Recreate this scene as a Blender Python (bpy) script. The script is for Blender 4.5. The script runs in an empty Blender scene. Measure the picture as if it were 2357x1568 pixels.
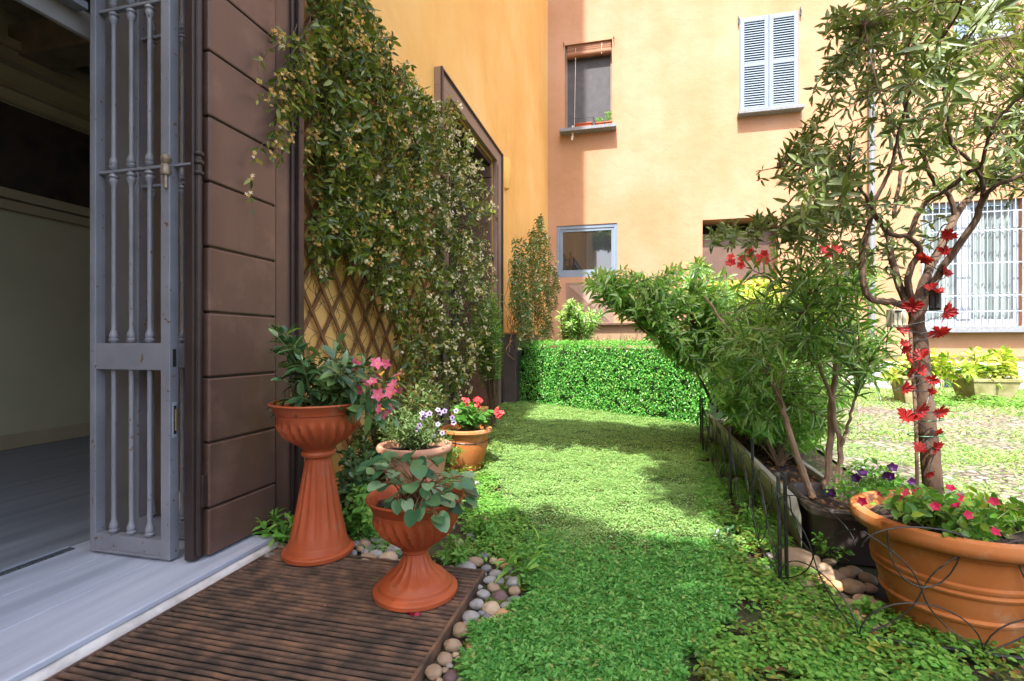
import bpy, math, random
import numpy as np
from mathutils import Vector, noise as mnoise
R = math.radians
rnd = random.Random(7)
rng = np.random.default_rng(11)
scene = bpy.context.scene
COL = scene.collection

# ------------------------------------------------------------------ camera, sky, sun, exposure
YAW = R(13.63); FPX = 1150.0; HX = 1178.5; HY = 790.0
CA, SA = math.cos(YAW), math.sin(YAW)
cam = bpy.data.cameras.new("camera"); cam_o = bpy.data.objects.new("camera", cam); COL.objects.link(cam_o)
cam_o.location = (0, 0, 1.0); cam_o.rotation_euler = (R(90), 0, YAW)
cam.sensor_width = 36; cam.lens = 36 * FPX / 2357; cam.shift_y = 0.0026
cam.clip_start = 0.05; cam.clip_end = 300
scene.camera = cam_o

SUN_EL, SUN_TH = R(58), R(4)
world = bpy.data.worlds.new("World"); scene.world = world; world.use_nodes = True
wn = world.node_tree.nodes; wl = world.node_tree.links
bg = wn["Background"]; sky = wn.new("ShaderNodeTexSky"); sky.sky_type = 'NISHITA'
sky.sun_disc = False; sky.sun_elevation = SUN_EL; sky.sun_rotation = math.pi + SUN_TH; sky.dust_density = 4.0; sky.ozone_density = .4; sky.air_density = .9
wl.new(sky.outputs[0], bg.inputs[0]); bg.inputs[1].default_value = 0.15
sun = bpy.data.lights.new("sun", 'SUN'); sun.energy = 3.0; sun.angle = R(0.55); sun.color = (1, .965, .90)
sun_o = bpy.data.objects.new("sun", sun); COL.objects.link(sun_o)
SD = Vector((math.sin(SUN_TH) * math.cos(SUN_EL), math.cos(SUN_TH) * math.cos(SUN_EL), -math.sin(SUN_EL)))
sun_o.rotation_euler = SD.to_track_quat('-Z', 'Y').to_euler()
vs = scene.view_settings; vs.view_transform = 'Standard'; vs.look = 'None'; vs.gamma = 1; vs.exposure = 2.02
scene.cycles.max_bounces = 8; scene.cycles.diffuse_bounces = 5; scene.cycles.transparent_max_bounces = 16

# ------------------------------------------------------------------ picture measurements -> places
def W(r, d, z): return Vector((r * CA - d * SA, r * SA + d * CA, z))
def uv(px, py): return (px - HX) / FPX, (py - HY) / FPX
def AT(px, py, d):
    u, v = uv(px, py); return W(u * d, d, 1 - v * d)
def G(px, py, z=0.0):
    u, v = uv(px, py); d = (1 - z) / v; return W(u * d, d, z)
def WL(px, py, X):
    u, v = uv(px, py); d = X / (u * CA - SA); return W(u * d, d, 1 - v * d)
def WF(px, py, Y):
    u, v = uv(px, py); d = Y / (u * SA + CA); return W(u * d, d, 1 - v * d)
def smooth(a, b, x):
    t = min(1, max(0, (x - a) / (b - a))); return t * t * (3 - 2 * t)
def gz(x, y): return .07 * smooth(3.5, 7.5, y)
XW, YF = -2.0, 11.93

# ------------------------------------------------------------------ objects
def worldloc(o):
    v = Vector((0, 0, 0))
    while o is not None: v += o.location; o = o.parent
    return v
def tag(o, label=None, cat=None, group=None, kind=None):
    if label: o["label"] = label
    if cat: o["category"] = cat
    if group: o["group"] = group
    if kind: o["kind"] = kind
    return o
def thing(name, label, cat, loc=(0, 0, 0), group=None):
    o = bpy.data.objects.new(name, None); COL.objects.link(o); o.location = loc; o.empty_display_size = .1
    return tag(o, label, cat, group)
def link(name, me, mat=None, parent=None, smooth_=False, bevel=0, seg=2):
    o = bpy.data.objects.new(name, me); COL.objects.link(o)
    if mat is not None:
        for m in (mat if isinstance(mat, (list, tuple)) else [mat]): me.materials.append(m)
    if parent is not None: o.parent = parent; o.location = -worldloc(parent)
    if smooth_: me.polygons.foreach_set("use_smooth", [True] * len(me.polygons)); me.update(); me.set_sharp_from_angle(angle=R(38))
    if bevel:
        b = o.modifiers.new("bevel", 'BEVEL'); b.width = bevel; b.segments = seg; b.limit_method = 'ANGLE'; b.angle_limit = R(40)
    return o

class MB:
    def __init__(s): s.v = []; s.f = []; s.m = []
    def add(s, vs_, fs, mi=0):
        n = len(s.v); s.v.extend(tuple(v) for v in vs_)
        s.f.extend(tuple(i + n for i in f) for f in fs); s.m.extend([mi] * len(fs)); return s
    def box(s, x0, y0, z0, x1, y1, z1, mi=0):
        x0, x1 = sorted((x0, x1)); y0, y1 = sorted((y0, y1)); z0, z1 = sorted((z0, z1))
        v = [(x0,y0,z0),(x1,y0,z0),(x1,y1,z0),(x0,y1,z0),(x0,y0,z1),(x1,y0,z1),(x1,y1,z1),(x0,y1,z1)]
        return s.add(v, [(0,3,2,1),(4,5,6,7),(0,1,5,4),(1,2,6,5),(2,3,7,6),(3,0,4,7)], mi)
    def bar(s, a, b, w, h, up=(0, 0, 1), mi=0):
        a, b = Vector(a), Vector(b); d = (b - a).normalized(); up = Vector(up)
        sd = d.cross(up).normalized(); u = sd.cross(d); v = []
        for p in (a, b):
            for i, j in ((-1,-1),(1,-1),(1,1),(-1,1)): v.append(p + sd * (i * w / 2) + u * (j * h / 2))
        return s.add(v, [(3,2,1,0),(4,5,6,7),(0,1,5,4),(1,2,6,5),(2,3,7,6),(3,0,4,7)], mi)
    def tube(s, pts, r, seg=6, mi=0, caps=True):
        pts = [Vector(p) for p in pts]; n = len(pts)
        rs = r if isinstance(r, (list, tuple)) else [r] * n
        v = []; ref = None
        for i, p in enumerate(pts):
            d = (pts[min(i + 1, n - 1)] - pts[max(i - 1, 0)])
            d = d.normalized() if d.length > 1e-9 else Vector((0, 0, 1))
            if ref is None: ref = Vector((0, 0, 1)) if abs(d.z) < .9 else Vector((1, 0, 0))
            a = d.cross(ref)
            if a.length < 1e-4: a = d.cross(Vector((.3, 1, .2)))
            a.normalize(); b = d.cross(a); ref = (b * -1 if False else a.cross(d))
            for k in range(seg):
                t = 2 * math.pi * k / seg; v.append(p + a * (math.cos(t) * rs[i]) + b * (math.sin(t) * rs[i]))
        f = [(i*seg+k, i*seg+(k+1)%seg, (i+1)*seg+(k+1)%seg, (i+1)*seg+k) for i in range(n-1) for k in range(seg)]
        if caps: f += [tuple(range(seg))[::-1], tuple((n-1)*seg + k for k in range(seg))]
        return s.add(v, f, mi)
    def lathe(s, prof, c=(0, 0, 0), seg=32, fl=None, mi=0, sx=1, sy=1):
        v = []
        for (r, z) in prof:
            for k in range(seg):
                t = 2 * math.pi * k / seg; rr = r if fl is None else r * fl(t, z)
                v.append((c[0] + rr * math.cos(t) * sx, c[1] + rr * math.sin(t) * sy, c[2] + z))
        n = len(prof)
        f = [(i*seg+k, i*seg+(k+1)%seg, (i+1)*seg+(k+1)%seg, (i+1)*seg+k) for i in range(n-1) for k in range(seg)]
        return s.add(v, f, mi)
    def build(s, name, mat=None, parent=None, smooth_=False, bevel=0, seg=2):
        me = bpy.data.meshes.new(name); me.from_pydata(s.v, [], s.f)
        if any(s.m): me.polygons.foreach_set("material_index", s.m)
        return link(name, me, mat, parent, smooth_, bevel, seg)

# leaves: many small blades in ONE mesh ------------------------------------------------
FINE = (np.array([(0,0,0),(.3,.42,.05),(.3,0,-.03),(.3,-.42,.05),(.68,.36,.0),(.68,0,-.06),(.68,-.36,.0),(1,0,-.14)]),
        [(0,2,1),(0,3,2),(1,2,5,4),(2,3,6,5),(4,5,7),(5,6,7)])
KITE = (np.array([(0,0,0),(.45,.5,.07),(1,0,-.05),(.45,-.5,.07)]), [(0,3,2),(0,2,1)])
ROUND = (np.array([(0,0,0),(-.08,.3,.03),(.2,.52,.06),(.6,.45,.03),(1,0,-.08),(.6,-.45,.03),(.2,-.52,.06),(-.08,-.3,.03),(.45,0,-.04)]),
         [(0,8,1),(1,8,2),(2,8,3),(3,8,4),(4,8,5),(5,8,6),(6,8,7),(7,8,0)])
HEART = (np.array([(0,0,0),(-.16,.22,.05),(-.08,.44,.07),(.2,.55,.07),(.52,.5,.03),(.82,.28,-.03),(.95,0,-.08),(.82,-.28,-.03),(.52,-.5,.03),(.2,-.55,.07),(-.08,-.44,.07),(-.16,-.22,.05),(.4,0,-.03)]),
         [(0,12,1),(1,12,2),(2,12,3),(3,12,4),(4,12,5),(5,12,6),(6,12,7),(7,12,8),(8,12,9),(9,12,10),(10,12,11),(11,12,0)])
def unit(a): return a / np.maximum(np.linalg.norm(a, axis=1, keepdims=True), 1e-9)
class LS:
    def __init__(s): s.P = []; s.D = []; s.N = []; s.L = []; s.W = []
    def add(s, p, d, n, L, w):
        s.P.append(tuple(p)); s.D.append(tuple(d)); s.N.append(tuple(n)); s.L.append(L); s.W.append(w)
    def addm(s, P, D, N, L, Wd):
        s.P.extend(P.tolist()); s.D.extend(D.tolist()); s.N.extend(N.tolist()); s.L.extend(L.tolist()); s.W.extend(Wd.tolist())
    def build(s, name, mat, parent=None, tmpl=FINE, droop=0.0):
        P = np.array(s.P, float); D = unit(np.array(s.D, float)); N = np.array(s.N, float)
        L = np.array(s.L)[:, None]; Wd = np.array(s.W)[:, None]
        S = unit(np.cross(D, N)); N = np.cross(S, D); T, F = tmpl; n = len(P); k = len(T)
        V = np.empty((n, k, 3))
        for i, (t, q, h) in enumerate(T):
            V[:, i] = P + D * (t * L) + S * (q * Wd) + N * (h * L)
            V[:, i, 2] -= (droop * t * t * L)[:, 0]
        me = bpy.data.meshes.new(name); me.vertices.add(n * k); me.vertices.foreach_set("co", V.ravel())
        loops = np.concatenate([np.array(f) for f in F]); cnt = np.array([len(f) for f in F])
        al = (loops[None, :] + (np.arange(n) * k)[:, None]).ravel()
        tot = np.tile(cnt, n); st = np.concatenate([[0], np.cumsum(tot)[:-1]])
        me.loops.add(len(al)); me.loops.foreach_set("vertex_index", al.astype(np.int32))
        me.polygons.add(len(tot)); me.polygons.foreach_set("loop_start", st.astype(np.int32)); me.polygons.foreach_set("loop_total", tot.astype(np.int32))
        me.polygons.foreach_set("use_smooth", [True] * len(tot)); me.update(calc_edges=True)
        return link(name, me, mat, parent)
def rv(s=1.0): return Vector((rnd.uniform(-s, s), rnd.uniform(-s, s), rnd.uniform(-s, s)))
def bez(a, m, b, n=8): return [a * (1-t)**2 + m * (2*t*(1-t)) + b * t*t for t in [i / n for i in range(n + 1)]]
def inpoly(x, y, poly):
    c = False; j = len(poly) - 1
    for i in range(len(poly)):
        xi, yi = poly[i][0], poly[i][1]; xj, yj = poly[j][0], poly[j][1]
        if (yi > y) != (yj > y) and x < (xj - xi) * (y - yi) / (yj - yi) + xi: c = not c
        j = i
    return c
def inpoly_np(x, y, poly):
    c = np.zeros(len(x), bool); j = len(poly) - 1
    for i in range(len(poly)):
        xi, yi = poly[i]; xj, yj = poly[j]
        if yi != yj: c ^= ((yi > y) != (yj > y)) & (x < (xj - xi) * (y - yi) / (yj - yi) + xi)
        j = i
    return c
def tips(poly, d0, d1, n):
    out = []; xs = [p[0] for p in poly]; ys = [p[1] for p in poly]
    while len(out) < n:
        x, y = rnd.uniform(min(xs), max(xs)), rnd.uniform(min(ys), max(ys))
        if inpoly(x, y, poly): out.append(AT(x, y, rnd.uniform(d0, d1)))
    return out
def leafy(ls, pts, L, w, step, kind, t0=.2, spread=.9, up=.3, jl=.3, hang=0.0):
    """leaves along a twig: opposite pairs, whorls or alternate"""
    tot = sum((pts[i+1] - pts[i]).length for i in range(len(pts) - 1)); s = 0; nxt = tot * t0; k = 0; ang = rnd.uniform(0, 6.28)
    for i in range(len(pts) - 1):
        a, b = pts[i], pts[i+1]; l = (b - a).length
        while nxt <= s + l and l > 1e-6:
            p = a.lerp(b, (nxt - s) / l); d = (b - a).normalized()
            e = d.cross(Vector((.2, .3, 1))).normalized(); g = d.cross(e)
            m = {'opp': 2, 'whorl': 3, 'alt': 1}[kind]
            for q in range(m):
                t = ang + q * 2 * math.pi / m + rnd.uniform(-.35, .35)
                o = e * math.cos(t) + g * math.sin(t)
                dd = (d * (1 - spread * rnd.uniform(.6, 1)) + o * spread + Vector((0, 0, up - hang))).normalized() + rv(.18)
                nn = (d + Vector((0, 0, .6)) + rv(.35))
                f = 1 + rnd.uniform(-jl, jl); ls.add(p, dd, nn, L * f, w * f * rnd.uniform(.85, 1.15))
            k += 1; ang += math.pi / 2 if kind == 'opp' else (.55 if kind == 'whorl' else 2.4)
            nxt += step * rnd.uniform(.7, 1.3)
        s += l
    for _ in range(2):
        d = (pts[-1] - pts[-2]).normalized() + rv(.35); ls.add(pts[-1], d, Vector((0, 0, 1)) + rv(.5), L * rnd.uniform(.6, .9), w * .8)
def flower(mb_ls, p, axis, r, n=5, w=.9, cup=.35):
    axis = Vector(axis).normalized(); e = axis.cross(Vector((.31, .2, .93))).normalized(); g = axis.cross(e); a0 = rnd.uniform(0, 6.28)
    for q in range(n):
        t = a0 + 2 * math.pi * q / n; o = e * math.cos(t) + g * math.sin(t)
        mb_ls.add(p, o + axis * cup, axis, r, r * w)

# ------------------------------------------------------------------ materials
def ramp(nt, cols, pos=None):
    r = nt.nodes.new("ShaderNodeValToRGB"); el = r.color_ramp.elements
    n = len(cols); pos = pos or [i / (n - 1) for i in range(n)]
    while len(el) < n: el.new(.5)
    for e, c, p in zip(el, cols, pos): e.position = p; e.color = (*c, 1)
    return r
def base(name):
    m = bpy.data.materials.new(name); m.use_nodes = True; nt = m.node_tree
    return m, nt, nt.nodes["Principled BSDF"]
def pm(name, cols, scale=6, rough=.7, bump=0, bscale=None, metal=0, detail=6, stretch=None, pos=None, spec=.4, dist=.01, stain=None):
    m, nt, b = base(name); N, L = nt.nodes, nt.links
    tc = N.new("ShaderNodeNewGeometry"); src = tc.outputs["Position"]
    if stretch:
        mp = N.new("ShaderNodeMapping"); mp.inputs["Scale"].default_value = stretch; L.new(src, mp.inputs[0]); src = mp.outputs[0]
    nz = N.new("ShaderNodeTexNoise"); nz.inputs["Scale"].default_value = scale; nz.inputs["Detail"].default_value = detail; L.new(src, nz.inputs[0])
    r = ramp(nt, cols, pos or [.3 + .4 * i / max(1, len(cols) - 1) for i in range(len(cols))]); L.new(nz.outputs[0], r.inputs[0]); L.new(r.outputs[0], b.inputs["Base Color"])
    if stain:
        sn = N.new("ShaderNodeTexNoise"); sn.inputs["Scale"].default_value = stain[1]; sn.inputs["Detail"].default_value = 9; sn.inputs["Roughness"].default_value = .7; L.new(tc.outputs["Position"], sn.inputs[0])
        sr = ramp(nt, [(0, 0, 0), (stain[3],) * 3], [stain[2], stain[2] + .14]); L.new(sn.outputs[0], sr.inputs[0])
        sm = N.new("ShaderNodeMix"); sm.data_type = 'RGBA'; L.new(sr.outputs[0], sm.inputs[0]); L.new(r.outputs[0], sm.inputs[6]); sm.inputs[7].default_value = (*stain[0], 1); L.new(sm.outputs[2], b.inputs["Base Color"])
    b.inputs["Roughness"].default_value = rough; b.inputs["Metallic"].default_value = metal; b.inputs["Specular IOR Level"].default_value = spec
    if bump:
        n2 = N.new("ShaderNodeTexNoise"); n2.inputs["Scale"].default_value = bscale or scale * 4; n2.inputs["Detail"].default_value = 8; L.new(src, n2.inputs[0])
        bp = N.new("ShaderNodeBump"); bp.inputs["Strength"].default_value = bump; bp.inputs["Distance"].default_value = dist; L.new(n2.outputs[0], bp.inputs["Height"]); L.new(bp.outputs[0], b.inputs["Normal"])
    return m
def lm(name, cols, rough=.4, tr=.3, spec=.4, pos=None, tcol=None):
    m, nt, b = base(name); N, L = nt.nodes, nt.links
    g = N.new("ShaderNodeNewGeometry"); r = ramp(nt, cols, pos); L.new(g.outputs["Random Per Island"], r.inputs[0])
    L.new(r.outputs[0], b.inputs["Base Color"]); b.inputs["Roughness"].default_value = rough; b.inputs["Specular IOR Level"].default_value = spec
    if tr:
        t = N.new("ShaderNodeBsdfTranslucent"); mx = N.new("ShaderNodeMixShader"); mx.inputs[0].default_value = tr
        hs = N.new("ShaderNodeMix"); hs.data_type = 'RGBA'; hs.blend_type = 'MULTIPLY'; hs.inputs[0].default_value = 1
        L.new(r.outputs[0], hs.inputs[6]); hs.inputs[7].default_value = (*(tcol or (1.9, 1.7, .8)), 1); L.new(hs.outputs[2], t.inputs[0])
        L.new(b.outputs[0], mx.inputs[1]); L.new(t.outputs[0], mx.inputs[2]); L.new(mx.outputs[0], N["Material Output"].inputs[0])
    return m
def plaster(name, c1, c2, c3, bump=.25):
    m, nt, b = base(name); N, L = nt.nodes, nt.links
    g = N.new("ShaderNodeNewGeometry")
    a = N.new("ShaderNodeTexNoise"); a.inputs["Scale"].default_value = .55; a.inputs["Detail"].default_value = 8; a.inputs["Roughness"].default_value = .62; L.new(g.outputs[0], a.inputs[0])
    mp = N.new("ShaderNodeMapping"); mp.inputs["Scale"].default_value = (2.2, 2.2, .25); L.new(g.outputs[0], mp.inputs[0])
    s = N.new("ShaderNodeTexNoise"); s.inputs["Scale"].default_value = 1.4; s.inputs["Detail"].default_value = 6; L.new(mp.outputs[0], s.inputs[0])
    ad = N.new("ShaderNodeMath"); ad.operation = 'MULTIPLY_ADD'; ad.inputs[1].default_value = .18; L.new(s.outputs[0], ad.inputs[0])
    sc = N.new("ShaderNodeMath"); sc.operation = 'MULTIPLY'; sc.inputs[1].default_value = .87; L.new(a.outputs[0], sc.inputs[0]); L.new(sc.outputs[0], ad.inputs[2])
    r = ramp(nt, [c1, c2, c3], [.38, .52, .66]); L.new(ad.outputs[0], r.inputs[0]); L.new(r.outputs[0], b.inputs["Base Color"])
    b.inputs["Roughness"].default_value = .85; b.inputs["Specular IOR Level"].default_value = .2
    n2 = N.new("ShaderNodeTexNoise"); n2.inputs["Scale"].default_value = 3.2; n2.inputs["Detail"].default_value = 9; n2.inputs["Roughness"].default_value = .6; L.new(g.outputs[0], n2.inputs[0])
    bp = N.new("ShaderNodeBump"); bp.inputs["Strength"].default_value = bump; bp.inputs["Distance"].default_value = .06; L.new(n2.outputs[0], bp.inputs["Height"]); L.new(bp.outputs[0], b.inputs["Normal"])
    return m
def chipped(name, paint, paint2, chip, thr=.66, rough=.45, cscale=38):
    m, nt, b = base(name); N, L = nt.nodes, nt.links
    g = N.new("ShaderNodeNewGeometry"); a = N.new("ShaderNodeTexNoise"); a.inputs["Scale"].default_value = 5; a.inputs["Detail"].default_value = 6; L.new(g.outputs[0], a.inputs[0])
    r = ramp(nt, [paint, paint2], [.35, .65]); L.new(a.outputs[0], r.inputs[0])
    c = N.new("ShaderNodeTexNoise"); c.inputs["Scale"].default_value = cscale; c.inputs["Detail"].default_value = 4; L.new(g.outputs[0], c.inputs[0])
    cr = ramp(nt, [(0, 0, 0), (1, 1, 1)], [thr, thr + .03]); L.new(c.outputs[0], cr.inputs[0])
    mx = N.new("ShaderNodeMix"); mx.data_type = 'RGBA'; L.new(cr.outputs[0], mx.inputs[0]); L.new(r.outputs[0], mx.inputs[6]); mx.inputs[7].default_value = (*chip, 1)
    L.new(mx.outputs[2], b.inputs["Base Color"]); b.inputs["Roughness"].default_value = rough
    bp = N.new("ShaderNodeBump"); bp.inputs["Strength"].default_value = .3; bp.inputs["Distance"].default_value = .002; bp.invert = True; L.new(cr.outputs[0], bp.inputs["Height"]); L.new(bp.outputs[0], b.inputs["Normal"])
    return m
M = {}
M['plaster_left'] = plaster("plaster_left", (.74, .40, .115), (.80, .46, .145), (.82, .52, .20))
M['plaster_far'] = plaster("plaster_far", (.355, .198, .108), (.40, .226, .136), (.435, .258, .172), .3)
M['plaster_deep'] = pm("plaster_deep", [(.66, .36, .08), (.74, .43, .12)], 2, .85, .2)
M['brown'] = pm("brown_paint", [(.085, .047, .036), (.12, .069, .052), (.095, .058, .048)], 3, .4, .14, 40, stretch=(1, 1, .2), dist=.004, stain=((.19, .115, .085), 4, .52, .5))
M['brown_dark'] = pm("brown_dark", [(.03, .02, .018), (.045, .03, .026)], 8, .4, .1, 60)
M['brown_light'] = pm("brown_light", [(.20, .13, .10), (.25, .17, .13)], 4, .55)
M['greypaint'] = chipped("grey_paint", (.17, .178, .205), (.225, .235, .27), (.13, .07, .04), .67)
M['iron'] = chipped("black_iron", (.012, .013, .014), (.02, .02, .022), (.05, .06, .045), .6, .4)
M['slab'] = pm("threshold_stone", [(.31, .35, .43), (.41, .45, .54), (.49, .53, .61)], 1.6, .5, .1, 30, stretch=(7, .7, 3), dist=.003)
M['kerb'] = pm("kerb_white", [(.16, .15, .13), (.42, .40, .37), (.62, .60, .57)], 7, .8, .5, 18, pos=[.3, .42, .6], dist=.01)
M['floor'] = pm("floor_planks", [(.13, .15, .18), (.20, .22, .26), (.26, .29, .34)], 1.5, .35, .08, 30, stretch=(8, .5, 1), dist=.003)  # blue grey puts the sky's reflection into the wood colour
M['roomwall'] = pm("room_wall", [(.44, .42, .28), (.50, .48, .33)], 2, .8)
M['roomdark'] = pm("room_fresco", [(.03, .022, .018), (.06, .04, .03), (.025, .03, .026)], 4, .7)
M['roomtrim'] = pm("room_trim", [(.36, .30, .19), (.42, .36, .24)], 3, .7)
M['wood_old'] = pm("old_beam", [(.16, .12, .07), (.26, .20, .12)], 6, .8, .3, 30)
M['rust'] = pm("rusty_iron", [(.055, .039, .030), (.115, .072, .050), (.21, .115, .068)], 14, .62, .4, 60, pos=[.35, .52, .72], dist=.004)
M['terra'] = pm("terracotta", [(.36, .112, .027), (.43, .145, .038), (.43, .17, .062)], 7, .72, .3, 50, spec=.3, dist=.003, stain=((.50, .34, .22), 5, .53, .55))
M['terra_pl'] = pm("terracotta_plastic", [(.32, .066, .02), (.38, .083, .028)], 4, .5, .08, 80, spec=.35, dist=.002, stain=((.30, .15, .09), 9, .55, .6))
M['terra_pale'] = pm("terracotta_pale", [(.46, .21, .125), (.52, .275, .19)], 9, .75, .2, 60, dist=.003)
M['soil'] = pm("soil", [(.011, .007, .005), (.028, .018, .012), (.06, .04, .027)], 18, .95, .8, 60, dist=.02)
M['dark_plastic'] = pm("dark_plastic", [(.055, .042, .042), (.075, .058, .056)], 6, .42)
M['grey_planter'] = pm("grey_planter", [(.30, .30, .24), (.38, .38, .31)], 5, .6, .1, 60, dist=.002)
M['bark'] = pm("bark", [(.05, .029, .018), (.10, .06, .038), (.15, .10, .068)], 16, .9, .9, 40, stretch=(1, 1, .35), dist=.012)
M['bark_pale'] = pm("bark_pale", [(.16, .10, .065), (.26, .17, .11)], 14, .8, .4, 60, dist=.006)
M['twig'] = pm("twig", [(.09, .055, .03), (.16, .10, .055)], 20, .8)
M['stem_green'] = pm("green_stem", [(.10, .16, .04), (.16, .22, .07)], 20, .6)
M['lattice'] = pm("lattice_wood", [(.19, .085, .03), (.27, .125, .05)], 20, .7, .2, 60, stretch=(1, 1, .3), dist=.003)
M['shutter'] = pm("shutter_paint", [(.155, .205, .275), (.18, .23, .30)], 3, .55)
M['white_metal'] = pm("white_metal", [(.27, .31, .38), (.31, .35, .42)], 5, .45)
M['sillstone'] = pm("sill_stone", [(.15, .165, .19), (.23, .245, .275)], 22, .8, .4, 60, dist=.004)
M['plinth'] = pm("plinth_stone", [(.36, .33, .31), (.50, .47, .45), (.60, .57, .55)], 6, .9, .9, 26, dist=.03)
M['plinth_dark'] = pm("plinth_dark", [(.16, .12, .07), (.22, .17, .10)], 6, .9, .4, 30)
M['screen'] = pm("window_screen", [(.05, .05, .06), (.07, .07, .082)], 9, .7)
M['curtain'] = pm("curtain", [(.16, .21, .22), (.34, .39, .40)], 7, .8, stretch=(2, 2, .12))
M['darkhole'] = pm("dark_recess", [(.012, .011, .010), (.02, .018, .016)], 5, .9)  # near-black standing in for unlit depth in openings, slots and gaps
M['bamboo'] = pm("bamboo_blind", [(.15, .06, .03), (.26, .12, .06)], 12, .7, stretch=(.3, 1, 6))
M['pipe'] = pm("pipe_grey", [(.17, .19, .225), (.21, .23, .265)], 4, .4)
M['red'] = pm("red_tin", [(.42, .03, .02), (.48, .05, .03)], 4, .4)
M['cardboard'] = pm("cardboard", [(.40, .34, .24), (.46, .40, .29)], 4, .8)
def glass(name, tint=(.02, .022, .025)):
    m, nt, b = base(name); b.inputs["Base Color"].default_value = (*tint, 1); b.inputs["Roughness"].default_value = .03; b.inputs["Specular IOR Level"].default_value = .9; b.inputs["IOR"].default_value = 1.7
    return m
M['glass'] = glass("window_glass")
# leaves
M['lf_jas'] = lm("jasmine_leaf", [(.04, .075, .014), (.09, .145, .022), (.17, .235, .036), (.30, .31, .06)], .28, .25, .5, [0, .4, .8, 1])
M['lf_jas_pale'] = lm("jasmine_leaf_pale", [(.03, .075, .02), (.07, .14, .035), (.16, .20, .06), (.22, .13, .05)], .4, .25, .4, [0, .5, .88, 1])
M['fl_jas'] = lm("jasmine_flower", [(.78, .70, .42), (.85, .80, .62), (.80, .55, .18)], .6, .3, .2, [0, .6, 1], (1.2, 1.1, .9))
M['fl_jas_old'] = lm("jasmine_flower_old", [(.72, .48, .12), (.66, .36, .08), (.80, .66, .34)], .6, .3, .2, None, (1.2, 1.1, .9))
M['lf_hedge'] = lm("hedge_leaf", [(.035, .20, .035), (.085, .37, .055), (.16, .48, .09), (.33, .50, .13)], .33, .3, .5)
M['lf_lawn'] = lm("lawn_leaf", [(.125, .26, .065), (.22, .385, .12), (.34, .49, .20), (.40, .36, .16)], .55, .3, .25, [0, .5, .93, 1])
M['lf_lawn_near_shade'] = lm("lawn_leaf_near_shade", [(.05, .215, .042), (.115, .345, .072), (.205, .44, .115), (.32, .33, .12)], .5, .3, .3, [0, .5, .94, 1])  # deeper near green, darkened further to put foreground shade into the colour
M['lf_weed'] = lm("weed_leaf", [(.07, .23, .035), (.14, .35, .06), (.25, .42, .09)], .5, .3, .3)
M['lf_olive'] = lm("olive_leaf", [(.065, .105, .028), (.125, .18, .05), (.20, .265, .085), (.30, .34, .20)], .38, .22, .5, [0, .45, .85, 1])
M['lf_olean'] = lm("oleander_leaf", [(.05, .13, .03), (.10, .23, .04), (.19, .36, .07), (.30, .42, .22)], .27, .35, .5)  # palest grey green paints glossy highlights onto some leaves
M['lf_laurel'] = lm("laurel_leaf", [(.06, .18, .03), (.13, .31, .05), (.25, .43, .09), (.36, .48, .22)], .26, .35, .55)
M['lf_aucuba'] = lm("aucuba_leaf", [(.07, .20, .02), (.20, .34, .03), (.42, .50, .08), (.62, .62, .22)], .35, .3, .4)
M['lf_mand'] = lm("mandevilla_leaf", [(.03, .09, .035), (.06, .14, .05), (.15, .26, .08)], .25, .15, .7)
M['lf_cyc'] = lm("cyclamen_leaf", [(.028, .085, .04), (.055, .15, .06), (.10, .22, .09), (.22, .34, .20)], .33, .15, .5)
M['lf_grey'] = lm("petunia_leaf", [(.07, .14, .045), (.12, .20, .07), (.18, .25, .10)], .6, .25, .2)
M['lf_ger'] = lm("geranium_leaf", [(.05, .17, .025), (.09, .26, .04), (.15, .33, .06)], .5, .25, .3)
M['lf_imp'] = lm("impatiens_leaf", [(.05, .15, .02), (.09, .24, .03), (.24, .36, .05)], .4, .3, .4)
M['dead'] = lm("dead_leaf", [(.20, .09, .035), (.30, .15, .06), (.14, .075, .04)], .8, .2, .1, None, (1.2, 1, .7))
M['maple'] = lm("maple_leaf", [(.20, .010, .009), (.32, .045, .010), (.30, .010, .02), (.33, .10, .018)], .5, .35, .3, None, (1.4, 1.2, .8))
M['pink'] = lm("pink_petal", [(.75, .10, .20), (.82, .18, .30), (.85, .33, .46)], .5, .3, .3, None, (1.1, 1, 1))
M['crimson'] = lm("crimson_petal", [(.45, .01, .06), (.60, .02, .10)], .5, .3, .3, None, (1.1, 1, 1))
M['redpet'] = lm("red_petal", [(.72, .05, .06), (.80, .13, .12)], .5, .3, .3, None, (1.1, 1, 1))
M['lilac'] = lm("lilac_petal", [(.42, .32, .54), (.54, .45, .64), (.34, .22, .46)], .5, .3, .3, None, (1.1, 1, 1))
M['violet'] = lm("violet_petal", [(.035, .006, .06), (.06, .01, .09)], .5, .2, .3, None, (1.1, 1, 1))
M['yellowc'] = pm("flower_centre", [(.75, .40, .03), (.8, .5, .05)], 20, .7)
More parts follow.
